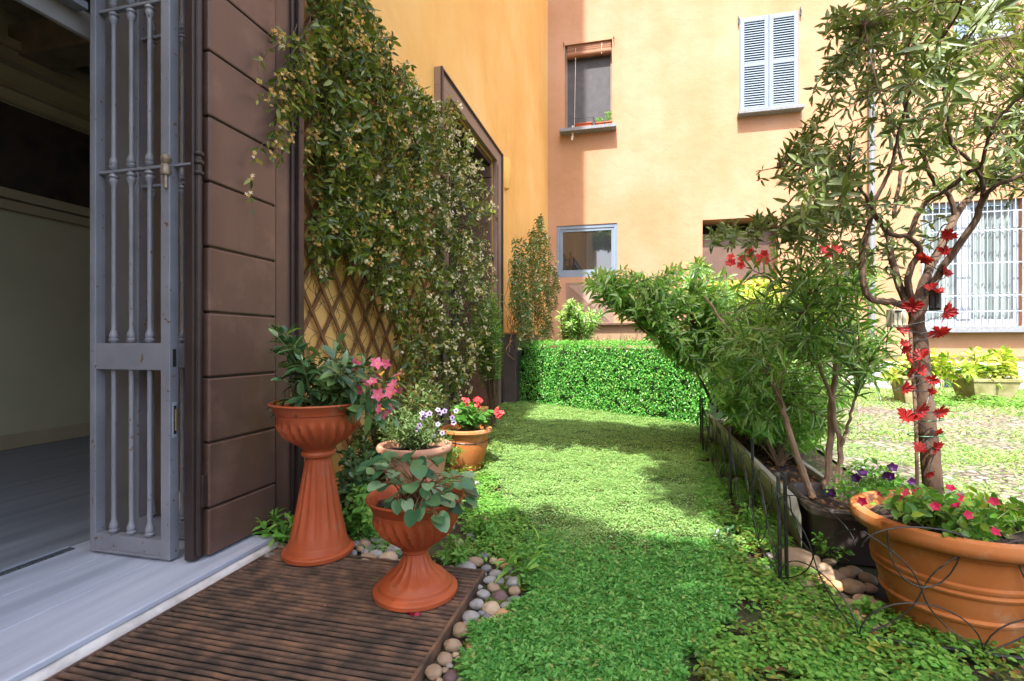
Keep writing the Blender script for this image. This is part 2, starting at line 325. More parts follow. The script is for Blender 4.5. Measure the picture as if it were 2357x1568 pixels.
# ================================================================== GROUND
def axis_(a, b, s, lo, hi):
    l = list(np.arange(a, b + 1e-6, s)); return [lo, lo * .6 + a * .4, a - 1.5] + l + [b + 1.5, hi * .6 + b * .4, hi]
def ground_sheet(name, xs, ys, dz, mat, kind='structure', amp=.012):
    v = [(x, y, gz(x, y) + dz + (amp * mnoise.noise((x * 2.1, y * 2.1, 3)) if abs(x) < 20 and abs(y) < 20 else 0)) for y in ys for x in xs]
    n = len(xs); f = [(j*n+i, j*n+i+1, (j+1)*n+i+1, (j+1)*n+i) for j in range(len(ys)-1) for i in range(n-1)]
    me = bpy.data.meshes.new(name); me.from_pydata(v, [], f); o = link(name, me, mat, None, True); o["kind"] = kind; return o
M['ground'] = pm("garden_soil", [(.022, .016, .011), (.05, .036, .022), (.04, .06, .016), (.09, .072, .05)], 5, .95, .7, 45, pos=[.3, .45, .58, .72], dist=.02)
ground_sheet("ground", axis_(-2.4, 4, .12, -40, 40), axis_(.6, 12, .12, -40, 40), -.012, M['ground'])
def cobbles():
    m, nt, b = base("cobbles"); N, L = nt.nodes, nt.links; g = N.new("ShaderNodeNewGeometry")
    nw = N.new("ShaderNodeTexNoise"); nw.inputs["Scale"].default_value = 5; L.new(g.outputs[0], nw.inputs[0])
    mxv = N.new("ShaderNodeMix"); mxv.data_type = 'RGBA'; mxv.inputs[0].default_value = .06; L.new(g.outputs[0], mxv.inputs[6]); L.new(nw.outputs[1], mxv.inputs[7])
    vo = N.new("ShaderNodeTexVoronoi"); vo.inputs["Scale"].default_value = 13; L.new(mxv.outputs[2], vo.inputs[0])
    ve = N.new("ShaderNodeTexVoronoi"); ve.feature = 'DISTANCE_TO_EDGE'; ve.inputs["Scale"].default_value = 13; L.new(mxv.outputs[2], ve.inputs[0])
    sx = N.new("ShaderNodeSeparateColor"); L.new(vo.outputs["Color"], sx.inputs[0])
    cr = ramp(nt, [(.15, .12, .10), (.21, .175, .15), (.26, .19, .135), (.215, .21, .205), (.28, .24, .205)]); L.new(sx.outputs[0], cr.inputs[0])
    gn = N.new("ShaderNodeTexNoise"); gn.inputs["Scale"].default_value = 1.5; gn.inputs["Detail"].default_value = 7; L.new(g.outputs[0], gn.inputs[0])
    gap = ramp(nt, [(0, 0, 0), (1, 1, 1)], [.05, .13]); L.new(ve.outputs[0], gap.inputs[0])
    gc = ramp(nt, [(.10, .09, .06), (.12, .20, .05)], [.42, .58]); L.new(gn.outputs[0], gc.inputs[0])
    mx = N.new("ShaderNodeMix"); mx.data_type = 'RGBA'; L.new(gap.outputs[0], mx.inputs[0]); L.new(gc.outputs[0], mx.inputs[6]); L.new(cr.outputs[0], mx.inputs[7])
    L.new(mx.outputs[2], b.inputs["Base Color"]); b.inputs["Roughness"].default_value = .85
    dome = ramp(nt, [(0, 0, 0), (.8, .8, .8), (1, 1, 1)], [0, .18, .5]); L.new(ve.outputs[0], dome.inputs[0])
    bp = N.new("ShaderNodeBump"); bp.inputs["Strength"].default_value = 1; bp.inputs["Distance"].default_value = .03; L.new(dome.outputs[0], bp.inputs["Height"]); L.new(bp.outputs[0], b.inputs["Normal"])
    return m
cs = [1.62 + .25 * i for i in range(0, 56)]
ground_sheet("cobbled_courtyard", cs, [1.2 + .25 * i for i in range(43)], .014, cobbles())

# lawn surface under the ground-cover leaves
LAWN = [(1040,1690),(1110,1500),(1185,1405),(1215,1310),(1232,1250),(1195,1190),(1140,1130),(1122,1050),(1135,965),(1148,928),(1300,930),(1625,985),(1622,1060),(1645,1150),(1672,1250),(1690,1350),(1640,1450),(1560,1690)]
LW = [(G(*p).x, G(*p).y) for p in LAWN]
M['turf'] = pm("turf_base", [(.02, .05, .012), (.05, .10, .02), (.09, .09, .035)], 9, .95, .6, 60, dist=.02)

# ================================================================== WALLS
def holed(mb, f, a0, a1, z0, z1, holes, depth, mi_face=0, mi_rev=0, sides=True):
    """wall face with rectangular openings; f(a, z, d) -> point; reveals run to depth"""
    As = sorted({a0, a1, *[h[0] for h in holes], *[h[1] for h in holes]}); Zs = sorted({z0, z1, *[h[2] for h in holes], *[h[3] for h in holes]})
    for i in range(len(As) - 1):
        for j in range(len(Zs) - 1):
            ac, zc = (As[i] + As[i+1]) / 2, (Zs[j] + Zs[j+1]) / 2
            if any(h[0] < ac < h[1] and h[2] < zc < h[3] for h in holes): continue
            mb.add([f(As[i], Zs[j], 0), f(As[i+1], Zs[j], 0), f(As[i+1], Zs[j+1], 0), f(As[i], Zs[j+1], 0)], [(0, 1, 2, 3)], mi_face)
    for (a, b, c, d, dp) in holes:
        q = [f(a, c, 0), f(b, c, 0), f(b, d, 0), f(a, d, 0), f(a, c, dp), f(b, c, dp), f(b, d, dp), f(a, d, dp)]
        mb.add(q, [(0, 4, 5, 1), (1, 5, 6, 2), (2, 6, 7, 3), (3, 7, 4, 0)], mi_rev)
HT = 15.0
# ---- left building
lb = thing("apartment_building", "tall yellow building wing along the left with brown framed doorways and climbing jasmine", "building", (XW, 4, 0))
mb = MB(); fl = lambda a, z, d: (XW - d, a, z)
holed(mb, fl, -4.6, YF, -.1, HT, [(-4.2, 2.22, -.05, 3.68, .42), (5.11, 7.04, .09, 3.67, .55)], .4, 0, 1)  # near doorway opening widened out of view to let more daylight in
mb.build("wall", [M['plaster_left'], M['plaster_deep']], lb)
MB().box(-8, -4.6, HT, XW - .01, YF, HT + .3).box(-8, -4.61, 0, XW - .02, -4.6, HT).build("roof", M['plaster_left'], lb)
# unseen block added above the wing; it casts the far wall's shade strip
MB().box(-5, 3.3, 15.31, -1.72, 4.9, 26).build("shade_block", M['plaster_left'], lb)
# brown moulded frame of the far doorway
def door_frame(y0, y1, yi0, yi1, zi, zo, x0, x1, zb, name="door_frame"):
    m = MB(); w = yi0 - y0
    if w > 0: m.box(x0, y0, zb, x1, yi0, zi)
    m.box(x0, yi1, zb, x1, y1, zi).box(x0, y0, zi, x1, y1, zo)
    fr = m.build(name, M['brown_light'], lb, bevel=.006)
    t = MB()
    for a, b_, p in ((0, .035, .022), (.05, .07, .012), (.245, .275, .010)):
        if w > 0: t.box(x1, y0 + a, zb, x1 + p, y0 + b_, zo - a)
        t.box(x1, y1 - b_, zb, x1 + p, y1 - a, zo - a)
        if a < .2: t.box(x1, y0 + b_ + .002, zo - b_ * .68, x1 + p - .002, y1 - b_ - .002, zo - a * .68 - .002)
    t.build("trim", M['brown_dark'], fr, bevel=.004)
    return fr
door_frame(4.83, 7.33, 5.11, 7.04, 3.67, 3.86, XW + .003, -1.93, .07)
def plank_leaf(name, x0, x1, y0, y1, z0, z1, axis, step, parent, mat, zoff=0, label=None):
    """door leaf of wide boards with open grooves; axis = the face that shows"""
    m = MB(); z = z0
    zs = [z0] + [z0 + zoff + step * i for i in range(60) if z0 + .05 < z0 + zoff + step * i < z1 - .05] + [z1]
    for a, b_ in zip(zs[:-1], zs[1:]): m.box(x0, y0, a + .004, x1, y1, b_ - .004)
    o = m.build(name, mat, parent, bevel=.007, seg=2)
    c = MB().box(x0 + .006, y0 + .012, z0 + .01, x1 - .012, y1 - .012, z1 - .01) if axis == 'x' else MB().box(x0 + .012, y0 + .012, z0 + .01, x1 - .012, y1 - .006, z1 - .01)
    c.build("groove", M['brown_dark'], o)
    if label: o["label"] = label
    return o
plank_leaf("door_leaf", -2.5, -1.99, 6.93, 6.985, .10, 3.55, 'y', .47, lb, M['brown'])
MB().box(-2.52, 5.12, 3.60, -2.02, 7.03, 3.668).box(-2.5, 6.99, .09, -2.04, 7.038, 3.60).build("dark_lining", M["brown_dark"], lb)  # dark boards added over the yellow soffit and jamb to darken the doorway
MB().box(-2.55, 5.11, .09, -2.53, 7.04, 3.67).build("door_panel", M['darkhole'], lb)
for z in (.9, 2.2): MB().box(-1.995, 7.0, z, -1.975, 7.012, z + .12).build("hinge", M['iron'], lb)
# near doorway: leaf, frame, folded second leaf
nl = plank_leaf("door_leaf", -1.815, -1.765, 1.775, 2.185, .085, 3.6, 'x', .281, lb, M['brown'], .205)
m = MB(); m.box(-1.835, 1.716, .085, -1.79, 1.768, 3.6); m.tube([(-1.787, 1.742, .1), (-1.787, 1.742, 3.6)], .012, 10)
for z in (1.72, 1.765, 1.80): m.lathe([(.012, -.012), (.021, -.006), (.021, .006), (.012, .012)], (-1.787, 1.742, z), 12)
m.box(-1.80, 1.746, .30, -1.772, 1.774, .44)
m.build("door_edge", M['brown_dark'], lb, bevel=.004)
m = MB().box(XW + .003, 2.205, .0, -1.80, 2.42, 3.86); fr = m.build("door_frame", M['brown'], lb, bevel=.006)
t = MB().box(-1.80, 2.335, 0, -1.785, 2.352, 3.86).box(-1.80, 2.375, 0, -1.77, 2.42, 3.86).box(-1.80, 2.2, 0, -1.79, 2.222, 3.86); t.build("trim", M['brown_dark'], fr, bevel=.005)
# inner glazed door frame, its transom and the room behind
m = MB(); X0, X1 = -2.47, -2.40
m.box(-2.43, 1.775, .075, -2.405, 1.819, 2.385).box(-2.43, -4, 2.385, -2.405, 1.819, 2.50).box(X0, 1.82, .075, X1, 2.22, 3.6)
m.build("door_frame", pm("bronze_frame", [(.22, .21, .20), (.28, .265, .255)], 5, .35), lb, bevel=.004)
MB().box(-2.404, 1.777, .97, -2.375, 1.789, 1.08).build("handle", M['iron'], lb, bevel=.003)
m = MB(); m.box(-2.40, -4, 2.47, -2.335, 1.70, 2.50).box(-2.40, -4, 3.30, -2.335, 1.70, 3.33)
def baluster(m, x, y, z0, z1, r=.0095, ends=(1, 1)):
    p = [(r, 0), (r, z1 - z0)]
    def col(z, s): return [(r, z), (r*1.9, z + s*.008), (r*2.1, z + s*.016), (r*1.5, z + s*.022), (r*1.9, z + s*.030), (r*1.7, z + s*.042), (r*1.15, z + s*.055), (r, z + s*.065)]
    p = [(r, 0)]
    if ends[0]: p = col(0, 1)
    q = [(r, z1 - z0)]
    if ends[1]: q = col(z1 - z0, -1)[::-1]
    m.lathe(p + q, (x, y, z0), 12)
for k in range(42): baluster(m, -2.367, 1.60 - .13 * k, 2.50, 3.30)
m.build("transom_grille", M['greypaint'], lb, smooth_=False)
ro = MB().box(-5.6, -4, -.05, -5.3, 6, 4).build("interior_wall", M['roomwall'], lb)
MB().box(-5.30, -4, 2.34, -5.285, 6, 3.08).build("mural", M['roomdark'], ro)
m = MB()
for z0, z1, d in ((.075, .20, .02), (2.16, 2.24, .05), (2.25, 2.33, .09), (3.10, 3.12, .04), (3.22, 3.25, .06), (3.42, 3.52, .12), (3.53, 3.60, .16)): m.box(-5.30, -4, z0, -5.30 + d, 6, z1)
m.build("moulding", M['roomtrim'], ro)
for bb in ((-5.6, 6, -.05, -2.43, 6.2, 4.2), (-5.6, -4.2, -.05, -2.43, -4, 4.2), (-2.47, 2.23, -.05, -2.43, 6, 4.2)): MB().box(*bb).build("interior_wall", M['roomwall'], lb)
MB().box(-5.6, -4, 4.0, -2.43, 6, 4.2).build("ceiling", M['wood_old'], lb)
m = MB()
for k in range(6): m.box(-5.1 + .5 * k, -4, 3.78, -4.93 + .5 * k, 6, 3.99)
for y in (.6, 3.2): m.box(-5.5, y, 3.5, -2.5, y + .28, 3.779)
m.build("ceiling_beam", M['roomtrim'] if False else M['wood_old'], lb)
MB().box(-5.3, -4, .0, -2.49, 6, .072).build("interior_floor", M['floor'], lb)
# yellow painted conduit beside the frame and the lamp on the wall
m = MB(); m.tube([(-1.97, 2.50, .0), (-1.97, 2.50, 6)], .028, 12)
for z in (.5, 1.35, 2.2, 3.0): m.lathe([(.028, -.02), (.034, -.015), (.034, .015), (.028, .02)], (-1.97, 2.5, z), 12)
m.build("conduit", M['plaster_left'], lb, True)
wlp = thing("wall_lamp", "small rounded yellow wall lamp beside the far brown doorway", "lamp", (XW, 7.55, 3.2))
p = WL(1158, 395, XW); mm = MB(); mm.lathe([(.0, -.26), (.07, -.24), (.10, -.1), (.105, .1), (.07, .24), (.0, .26)], (XW, p.y + .12, p.z), 20); mm.build("lamp_shade", M['plaster_deep'], wlp, True)
MB().box(XW, p.y + .06, p.z - .1, XW + .02, p.y + .18, p.z + .1).build("wall_plate", M['plaster_deep'], wlp)

# ---- threshold, kerb
m = MB()
for y in [-1.2 + .66 * i for i in range(6)]: pass
th = MB().box(-2.49, -1.6, .052, -2.242, 2.055, .0742).box(-2.24, -1.6, .052, -1.972, 2.055, .0748).box(-1.97, -1.6, .052, -1.672, 2.055, .075).build("threshold_slab", M['slab'], None, bevel=.005); tag(th, "long blue grey stone threshold slab in front of the open door", "threshold")
MB().box(-2.49, -1.6, .074, -2.44, 1.72, .080).build("strip", pm("dark_granite", [(.02, .025, .03), (.10, .11, .12)], 120, .5, pos=[.4, .6]), th)
MB().box(-2.49, -1.6, .0735, -2.47, 1.72, .0835).build("metal_edge", M['white_metal'], th)
kb = MB()
xs = [-1.69 + .0 * i for i in range(2)]; ys = list(np.arange(-1.6, 2.0, .06)) + [2.08]
prof = [(-1.74, .0), (-1.652, -.02), (-1.654, .02), (-1.664, .042), (-1.68, .0515)]
v = []; 
for y in ys:
    for (x, z) in prof: v.append((x + .005 * mnoise.noise((x * 3, y * 6, 1)), y, z + .003 * mnoise.noise((x, y * 8, 2))))
k_ = len(prof); kb.add(v, [(i*k_+j, i*k_+j+1, (i+1)*k_+j+1, (i+1)*k_+j) for i in range(len(ys)-1) for j in range(k_-1)]); kb.add(v[-k_:], [tuple(range(k_))])
o = kb.build("kerb", M['kerb'], None, True); tag(o, "worn cracked white kerb under the grey threshold slab", "kerb")

# ---- rusty grate
gr = thing("entrance_grate", "rusty slatted iron grate lying before the threshold with two urns on it", "grate", (-1.1, 1.4, 0))
m = MB(); gx0, gx1, gy1 = -1.645, -.612, 2.045
m.box(gx1 - .012, .4, -.01, gx1, gy1, .034).box(gx0, gy1 - .008, -.01, gx1 - .0125, gy1, .033).box(gx0, .4, -.01, gx0 + .008, gy1 - .009, .0325)
m.build("frame", M['rust'], gr, bevel=.002)
m = MB(); y = gy1 - .030
while y > .4:
    w = rnd.uniform(.0055, .0068); n = 14; pts = [gx0 + .009 + (gx1 - gx0 - .022) * i / n for i in range(n + 1)]
    j = [rnd.uniform(-.0022, .0022) for _ in pts]; zz = rnd.uniform(-.0012, .001)
    v = []
    for x, d in zip(pts, j): v += [(x, y + d - w, .0225), (x, y + d - w + .001, .028 + zz), (x, y + d + w - .001, .0298 + zz), (x, y + d + w, .0225)]
    m.add(v, [(4*i+a, 4*i+4+a, 4*i+5+a, 4*i+1+a) for i in range(n) for a in range(3)])
    y -= .0265
m.build("slat_panel", M['rust'], gr)
MB().box(gx0 + .009, .4, .001, gx1 - .013, gy1 - .009, .0035).build("gap_shade", M['darkhole'], gr)  # near-black sheet just above the soil, painting shade between the slats

# ---- iron gate leaves
def gate_leaf(name, label, x0, x1, y, zt, fr):
    g_ = thing(name, label, "gate", ((x0 + x1) / 2, y, .078), "folded iron gate leaves")
    t = .045
    m = MB(); m.box(x0, y, .10, x0 + .032, y + t, zt).box(x1 - .047, y, .085, x1, y + t, zt)
    m.box(x0 + .032, y + .002, .10, x1 - .047, y + t - .002, .165).box(x0 + .032, y + .002, .885, x1 - .047, y + t - .002, 1.0)
    for z in (1.745, 2.455, 3.2): m.box(x0 + .032, y + .012, z, x1 - .047, y + .034, z + .014)
    m.box(x0 + .001, y, .086, x1 - .048, y + t, .0999)
    m.build("frame", M['greypaint'], g_, bevel=.003)
    for q in fr:
        x = x0 + (x1 - x0) * q; b = MB(); yy = y + .023
        baluster(b, x, yy, .165, .885, .010, (1, 0)); baluster(b, x, yy, 1.0, 1.745); baluster(b, x, yy, 1.759, 2.455); baluster(b, x, yy, 2.469, 3.2)
        b.build("bar", M['greypaint'], g_, True)
    return g_
g1 = gate_leaf("iron_gate", "front grey iron gate leaf with turned bars and brass latch plate", -2.325, -1.892, 1.70, 3.3, (.245, .47, .70))
m = MB().box(-1.8915, 1.712, .60, -1.889, 1.733, .75); lk = m.build("lock_plate", M['white_metal'], g1, bevel=.001)
MB().box(-1.8888, 1.7165, .615, -1.8872, 1.7285, .735).build("slot", M['darkhole'], lk)
MB().tube([(-1.884, 1.7225, .63), (-1.884, 1.7225, .72)], .004, 8).lathe([(.0, 0), (.006, .004), (.006, .012), (0, .016)], (-1.884, 1.7225, .668), 8).build("bolt", pm("brass", [(.35, .26, .12), (.42, .32, .16)], 30, .35, metal=.8), lk)
MB().box(-1.8915, 1.715, .90, -1.8905, 1.730, .975).build("slot", M['darkhole'], g1)
m = MB().tube([(-1.93, 1.723, 1.752), (-1.79, 1.742, 1.752)], .006, 8); m.box(-1.93, 1.715, 1.748, -1.80, 1.735, 1.757)
m.build("latch_arm", M['greypaint'], g1)
m = MB().lathe([(.0, -.10), (.008, -.10), (.008, -.05), (.018, -.045), (.022, -.03), (.018, -.02), (.02, -.008), (.013, 0), (.02, .01), (.022, .022), (.014, .035), (.008, .04), (0, .04)], (-1.905, 1.695, 1.752), 14); m.build("knob", pm("worn_brass", [(.22, .17, .11), (.33, .28, .22)], 40, .4, metal=.4), g1, True)
gate_leaf("iron_gate", "rear grey iron gate leaf folded in shade behind the front one", -2.33, -1.90, 1.90, 3.3, (.20, .62, .86))
# box and red tin behind the gate
bx = MB().box(-2.22, 2.0, .076, -1.86, 2.17, .26); o = bx.build("cardboard_box", M['cardboard'], None, bevel=.004); tag(o, "pale cardboard box on the threshold behind the iron gate", "box")
o = thing("tin_can", "red tin with pale lid standing on the cardboard box", "tin", (-1.95, 2.09, .26))
MB().lathe([(0, 0), (.075, 0), (.078, .01), (.06, .12), (.075, .2), (.06, .235), (.0, .235)], (-1.95, 2.09, .261), 20).build("body", M['red'], o, True)
MB().lathe([(.0, 0), (.066, 0), (.068, .005), (.068, .045), (.06, .05), (0, .05)], (-1.95, 2.09, .4965), 20).build("lid", M['cardboard'], o, True)

# ================================================================== FAR BUILDING
fb = thing("apartment_building", "sunlit pale orange building across the courtyard with grey blue shutters", "building", (2, YF, 0))
def wf(px, py): p = WF(px, py, YF); return p.x, p.z
def rect(x0, y0, x1, y1):
    a = wf(x0, y0); b = wf(x1, y0); c = wf(x0, y1); d = wf(x1, y1)
    return a[0], b[0], (c[1] + d[1]) / 2, (a[1] + b[1]) / 2
r1 = rect(1300, 97, 1409, 300); r2 = rect(1281, 517, 1421, 637); r3 = rect(1303, 650, 1412, 748); r4 = rect(1617, 502, 1790, 740)
r5 = rect(1703, 34, 1838, 257); r6 = rect(2196, -150, 2345, 90); r7 = rect(2120, 462, 2355, 752)
mb = MB(); ff = lambda a, z, d: (a, YF + d, z)
holed(mb, ff, XW, 16, -.1, HT, [(*r1, .16), (*r2, .10), (*r3, .05), (*r4, .9), (*r5, .20), (*r6, .2), (*r7, .22)], .2)
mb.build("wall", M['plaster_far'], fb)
MB().box(XW, YF + .01, HT, 16, YF + 8, HT + .3).build("roof", M['plaster_far'], fb)
zpl = wf(2357, 833)[1]; zp2 = wf(2357, 819)[1]
MB().box(1.9, YF - .05, -.05, 16, YF - .002, zpl).build("plinth", M['plinth'], fb, bevel=.01)
MB().box(1.9, YF - .03, zpl, 16, YF - .0025, zp2).build("plinth_band", M['plinth_dark'], fb, bevel=.008)
v = rect(2180, 1480/1.0, 2230, 1500)
x0, x1, z0, z1 = rect(2168, 862, 2222, 890); m = MB().box(x0, YF - .06, z0, x1, YF - .0505, z1).build("vent_grille", pm("mesh_blue", [(.03, .08, .12), (.08, .15, .20)], 60, .5), fb)
b = MB()
for i in range(14): b.box(x0 + (x1-x0)*i/13 - .006, YF - .068, z0, x0 + (x1-x0)*i/13 + .006, YF - .0605, z1)
for i in range(5): b.box(x0, YF - .067, z0 + (z1-z0)*i/4 - .005, x1, YF - .061, z0 + (z1-z0)*i/4 + .005)
b.build("mesh", M['iron'], m)
def sill(rr, parent, over, z, h=.055, out=.15, up=0.0):
    s = MB().box(rr[0] - over, YF - out, z - h, rr[1] + over, YF - .002, z).build("sill", M['sillstone'], parent, bevel=.006); return s
# window with bamboo blind
w1 = MB(); a, b_, c, d = r1
w1.box(a, YF + .10, c, a + .05, YF + .15, d).box(b_ - .045, YF + .10, c, b_, YF + .15, d).box(a + .05, YF + .10, d - .06, b_ - .045, YF + .15, d).box(a + .05, YF + .10, c, b_ - .045, YF + .15, c + .05)
w1 = w1.build("window", pm("window_wood", [(.20, .13, .10), (.27, .18, .14)], 4, .6), fb, bevel=.004)
MB().box(a + .05, YF + .125, c + .05, b_ - .045, YF + .13, d - .06).build("pane", M['screen'], w1)
sill(r1, w1, .10, c + .0, .075, .26)
m = MB(); m.lathe([(0, -.52), (.065, -.52), (.07, -.5), (.07, .5), (.065, .52), (0, .52)], (0, 0, 0), 20)
bl = [(p[2] + (a + b_) / 2 + .02, p[0] + YF + .02, p[1] * 1.0 + d - .27) for p in m.v]; m.v = bl
for i in range(5): m.box(a + .06, YF + .02 + .004 * i, d - .24 + .045 * i, b_ - .03, YF + .028 + .004 * i, d - .205 + .045 * i)
m.build("blind", M['bamboo'], w1, True)
m = MB().tube([(a + .26, YF + .0, d - .1), (a + .255, YF - .02, d - .8), (a + .235, YF - .05, c + .05)], .006, 6).tube([(b_ - .24, YF + .0, d - .06), (b_ - .24, YF - .04, d - .34)], .006, 6)
m.build("cord", pm("cord_white", [(.55, .5, .42), (.7, .65, .58)], 20, .8), w1)
m = MB()
for k in range(6): m.bar((a + .20 + .008 * math.sin(k * 2), YF - .10 - .01 * k, c + .10 - .06 * k), (a + .20 + .008 * math.sin(k * 2 + 2), YF - .10 - .01 * (k + 1), c + .10 - .06 * (k + 1)), .04, .006, (0, 1, 0))
rb = m.build("ribbon", pm("ribbon_cloth", [(.6, .5, .42), (.75, .68, .6)], 20, .9), w1)
m = MB(); yb = YF - .24
m.tube([(a + .2, yb, c + .2), (b_ - .42, yb, c + .2)], .006, 6).tube([(b_ - .42, yb, c), (b_ - .42, yb, c + .2)], .006, 6).tube([(b_ - .42, yb, c + .2), (b_ - .36, YF - .02, c + .05)], .006, 6)
for s_ in (-1, 1): m.tube([(a + .42 + s_ * .0 + .05 * math.cos(t) * (1 - t / 9) + s_ * .07, yb, c + .12 + .05 * math.sin(t) * (1 - t / 9)) for t in [i * .5 for i in range(14)]], .005, 5)
m.build("railing", M['iron'], w1)
def sillpot(x0, x1, z, yc, label, h=.10):
    t = thing("flower_pot", label, "flower pot", ((x0 + x1) / 2, yc, z))
    mm = MB(); 
    mm.add([(x0 + .02, yc - .05, z), (x1 - .02, yc - .05, z), (x1 - .02, yc + .05, z), (x0 + .02, yc + .05, z), (x0, yc - .07, z + h), (x1, yc - .07, z + h), (x1, yc + .07, z + h), (x0, yc + .07, z + h)], [(0,3,2,1),(4,5,6,7),(0,1,5,4),(1,2,6,5),(2,3,7,6),(3,0,4,7)])
    mm.box(x0 - .008, yc - .078, z + h * .75, x1 + .008, yc + .078, z + h + .002); mm.build("pot", M['terra_pl'], t, bevel=.006)
    MB().box(x0 + .01, yc - .06, z + h + .001, x1 - .01, yc + .06, z + h + .008).build("soil", M['soil'], t); return t
sillpot(a + .28, a + .66, c + .005, YF - .13, "empty rectangular terracotta box on the upper window sill")
for x0, x1, lab in ((b_ - .36, b_ - .20, "left"), (b_ - .165, b_ - .01, "right")):
    sillpot(x0, x1, c + .005, YF - .08, f"{'smaller' if lab == 'left' else 'corner'} terracotta pot with succulent on the upper window sill")
    ls = LS(); hh = .14 if lab == "left" else .24
    for k in range(90):
        p = Vector((rnd.uniform(x0, x1), YF - .08 + rnd.uniform(-.05, .05), c + .11 + rnd.uniform(0, hh) * (1 if lab == "right" else .7))); ls.add(p, rv() + Vector((0, -.3, .5)), rv() + Vector((0, 0, 1)), .045, .03)
    o = ls.build("succulent_plant", M['lf_weed']); tag(o, f"{'low' if lab == 'left' else 'taller'} pale succulent growing in the {'smaller' if lab == 'left' else 'corner'} pot on the upper sill", "plant")
for x, z in ((a - .03, d + .03), (b_ + .035, d + .0)): MB().tube([(x, YF - .0, z), (x, YF - .05, z + .02), (x + .02, YF - .06, z - .03), (x, YF - .05, z - .11)], .008, 6).build("hook", M['iron'], w1)
# lower sliding window
w2 = MB(); a, b_, c, d = r2
w2.box(a, YF + .02, c, a + .075, YF + .085, d).box(b_ - .07, YF + .02, c, b_, YF + .085, d).box(a + .075, YF + .02, d - .085, b_ - .07, YF + .085, d).box(a + .075, YF + .02, c, b_ - .07, YF + .085, c + .12)
w2.box(a + .08, YF + .035, c + .121, a + .145, YF + .08, d - .09).box(b_ - .14, YF + .035, c + .121, b_ - .075, YF + .08, d - .09).box(a + .146, YF + .035, d - .15, b_ - .141, YF + .08, d - .09).box(a + .146, YF + .035, c + .121, b_ - .141, YF + .08, c + .17)
w2 = w2.build("window", pm("window_greyblue", [(.15, .20, .27), (.18, .23, .30)], 3, .5), fb, bevel=.004)
MB().box(a + .14, YF + .06, c + .165, b_ - .138, YF + .066, d - .145).build("pane", M['glass'], w2)
# brown raised hatch and the brown dado under it
a, b_, c, d = r3; m = MB(); cx_, cz_ = (a + b_) / 2, (c + d) / 2; y0 = YF - .02
m.box(a, y0, c, b_, YF + .04, d); o = [(a + .06, y0, c + .06), (b_ - .06, y0, c + .06), (b_ - .06, y0, d - .06), (a + .06, y0, d - .06), (cx_, y0 - .11, cz_)]
m.add(o, [(0, 1, 4), (1, 2, 4), (2, 3, 4), (3, 0, 4)]); m.build("hatch", M['brown_light'], fb)
x0, x1, z0, z1 = rect(1300, 748, 1560, 900); MB().box(x0, YF - .035, -.05, x1, YF - .0012, z1).build("dado", pm("dado_brown", [(.26, .17, .10), (.32, .21, .13)], 2, .8, .2), fb, bevel=.006)
MB().box(x0 + .1, YF - .16, z1 + .0, x1 - .4, YF - .0365, z1 + .04).build("shelf", M['brown'], fb)
# recessed niche with brown panelling
a, b_, c, d = r4; m = MB(); h = d - c
m.box(a, YF + .55, c, b_, YF + .6, c + h * .37).box(a, YF + .35, c + h * .42, b_, YF + .40, d - .25); m.build("niche_panel", M['brown'], fb, bevel=.004)
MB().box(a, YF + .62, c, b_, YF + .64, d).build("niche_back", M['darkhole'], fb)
MB().box(a, YF + .30, c + h * .375, b_, YF + .55, c + h * .415).build("niche_beam", M['plaster_deep'], fb)
# shutters
def shutter(a, b_, c, d, y, parent, label=None):
    st = .085; m = MB(); t = .04
    m.box(a, y, c, a + st, y + t, d).box(b_ - st, y, c, b_, y + t, d)
    zm = c + (d - c) * .485
    m.box(a + st, y, c, b_ - st, y + t, c + .12).box(a + st, y, d - .10, b_ - st, y + t, d).box(a + st, y, zm, b_ - st, y + t, zm + .085)
    s = m.build("shutter", M['shutter'], parent, bevel=.004)
    l = MB()
    for lo, hi in ((c + .12, zm), (zm + .085, d - .10)):
        n = int((hi - lo) / .052)
        for i in range(n):
            z = lo + (hi - lo) * (i + .5) / n; l.bar((a + st + .001, y + .02, z), (b_ - st - .001, y + .02, z), .045, .008, (0, -.84, .54))
    l.build("louver", M['shutter'], s)
    return s
a, b_, c, d = r5
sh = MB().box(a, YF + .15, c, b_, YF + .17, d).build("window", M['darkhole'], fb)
mid = (a + b_) / 2; shutter(a + .005, mid - .004, c + .005, d - .005, YF - .012, sh); shutter(mid + .004, b_ - .005, c + .005, d - .005, YF - .012, sh)
sill(r5, sh, .06, c, .07, .22)
for x in (a - .03, b_ + .03):
    m = MB(); m.tube([(x, YF, d + .02), (x, YF - .05, d + .05), (x, YF - .06, d - .02), (x - .01, YF - .05, d - .12)], .01, 6).box(x - .015, YF - .06, d - .14, x + .015, YF - .03, d - .02)
    m.build("hook", M['iron'], sh)
# upper right window: one leaf of shutter, curtain
a, b_, c, d = r6
w6 = MB().box(a + .45, YF + .1, c, b_, YF + .14, c + .07).box(a + .45, YF + .1, c + .07, a + .53, YF + .14, d).box(b_ - .08, YF + .1, c + .07, b_, YF + .14, d).build("window", M['white_metal'], fb, bevel=.004)
shutter(a - .02, a + .46, c, d, YF - .02, w6); MB().box(a + .53, YF + .16, c + .07, b_ - .08, YF + .165, d).build("pane", M['curtain'], w6); sill(r6, w6, .06, c, .07, .15)
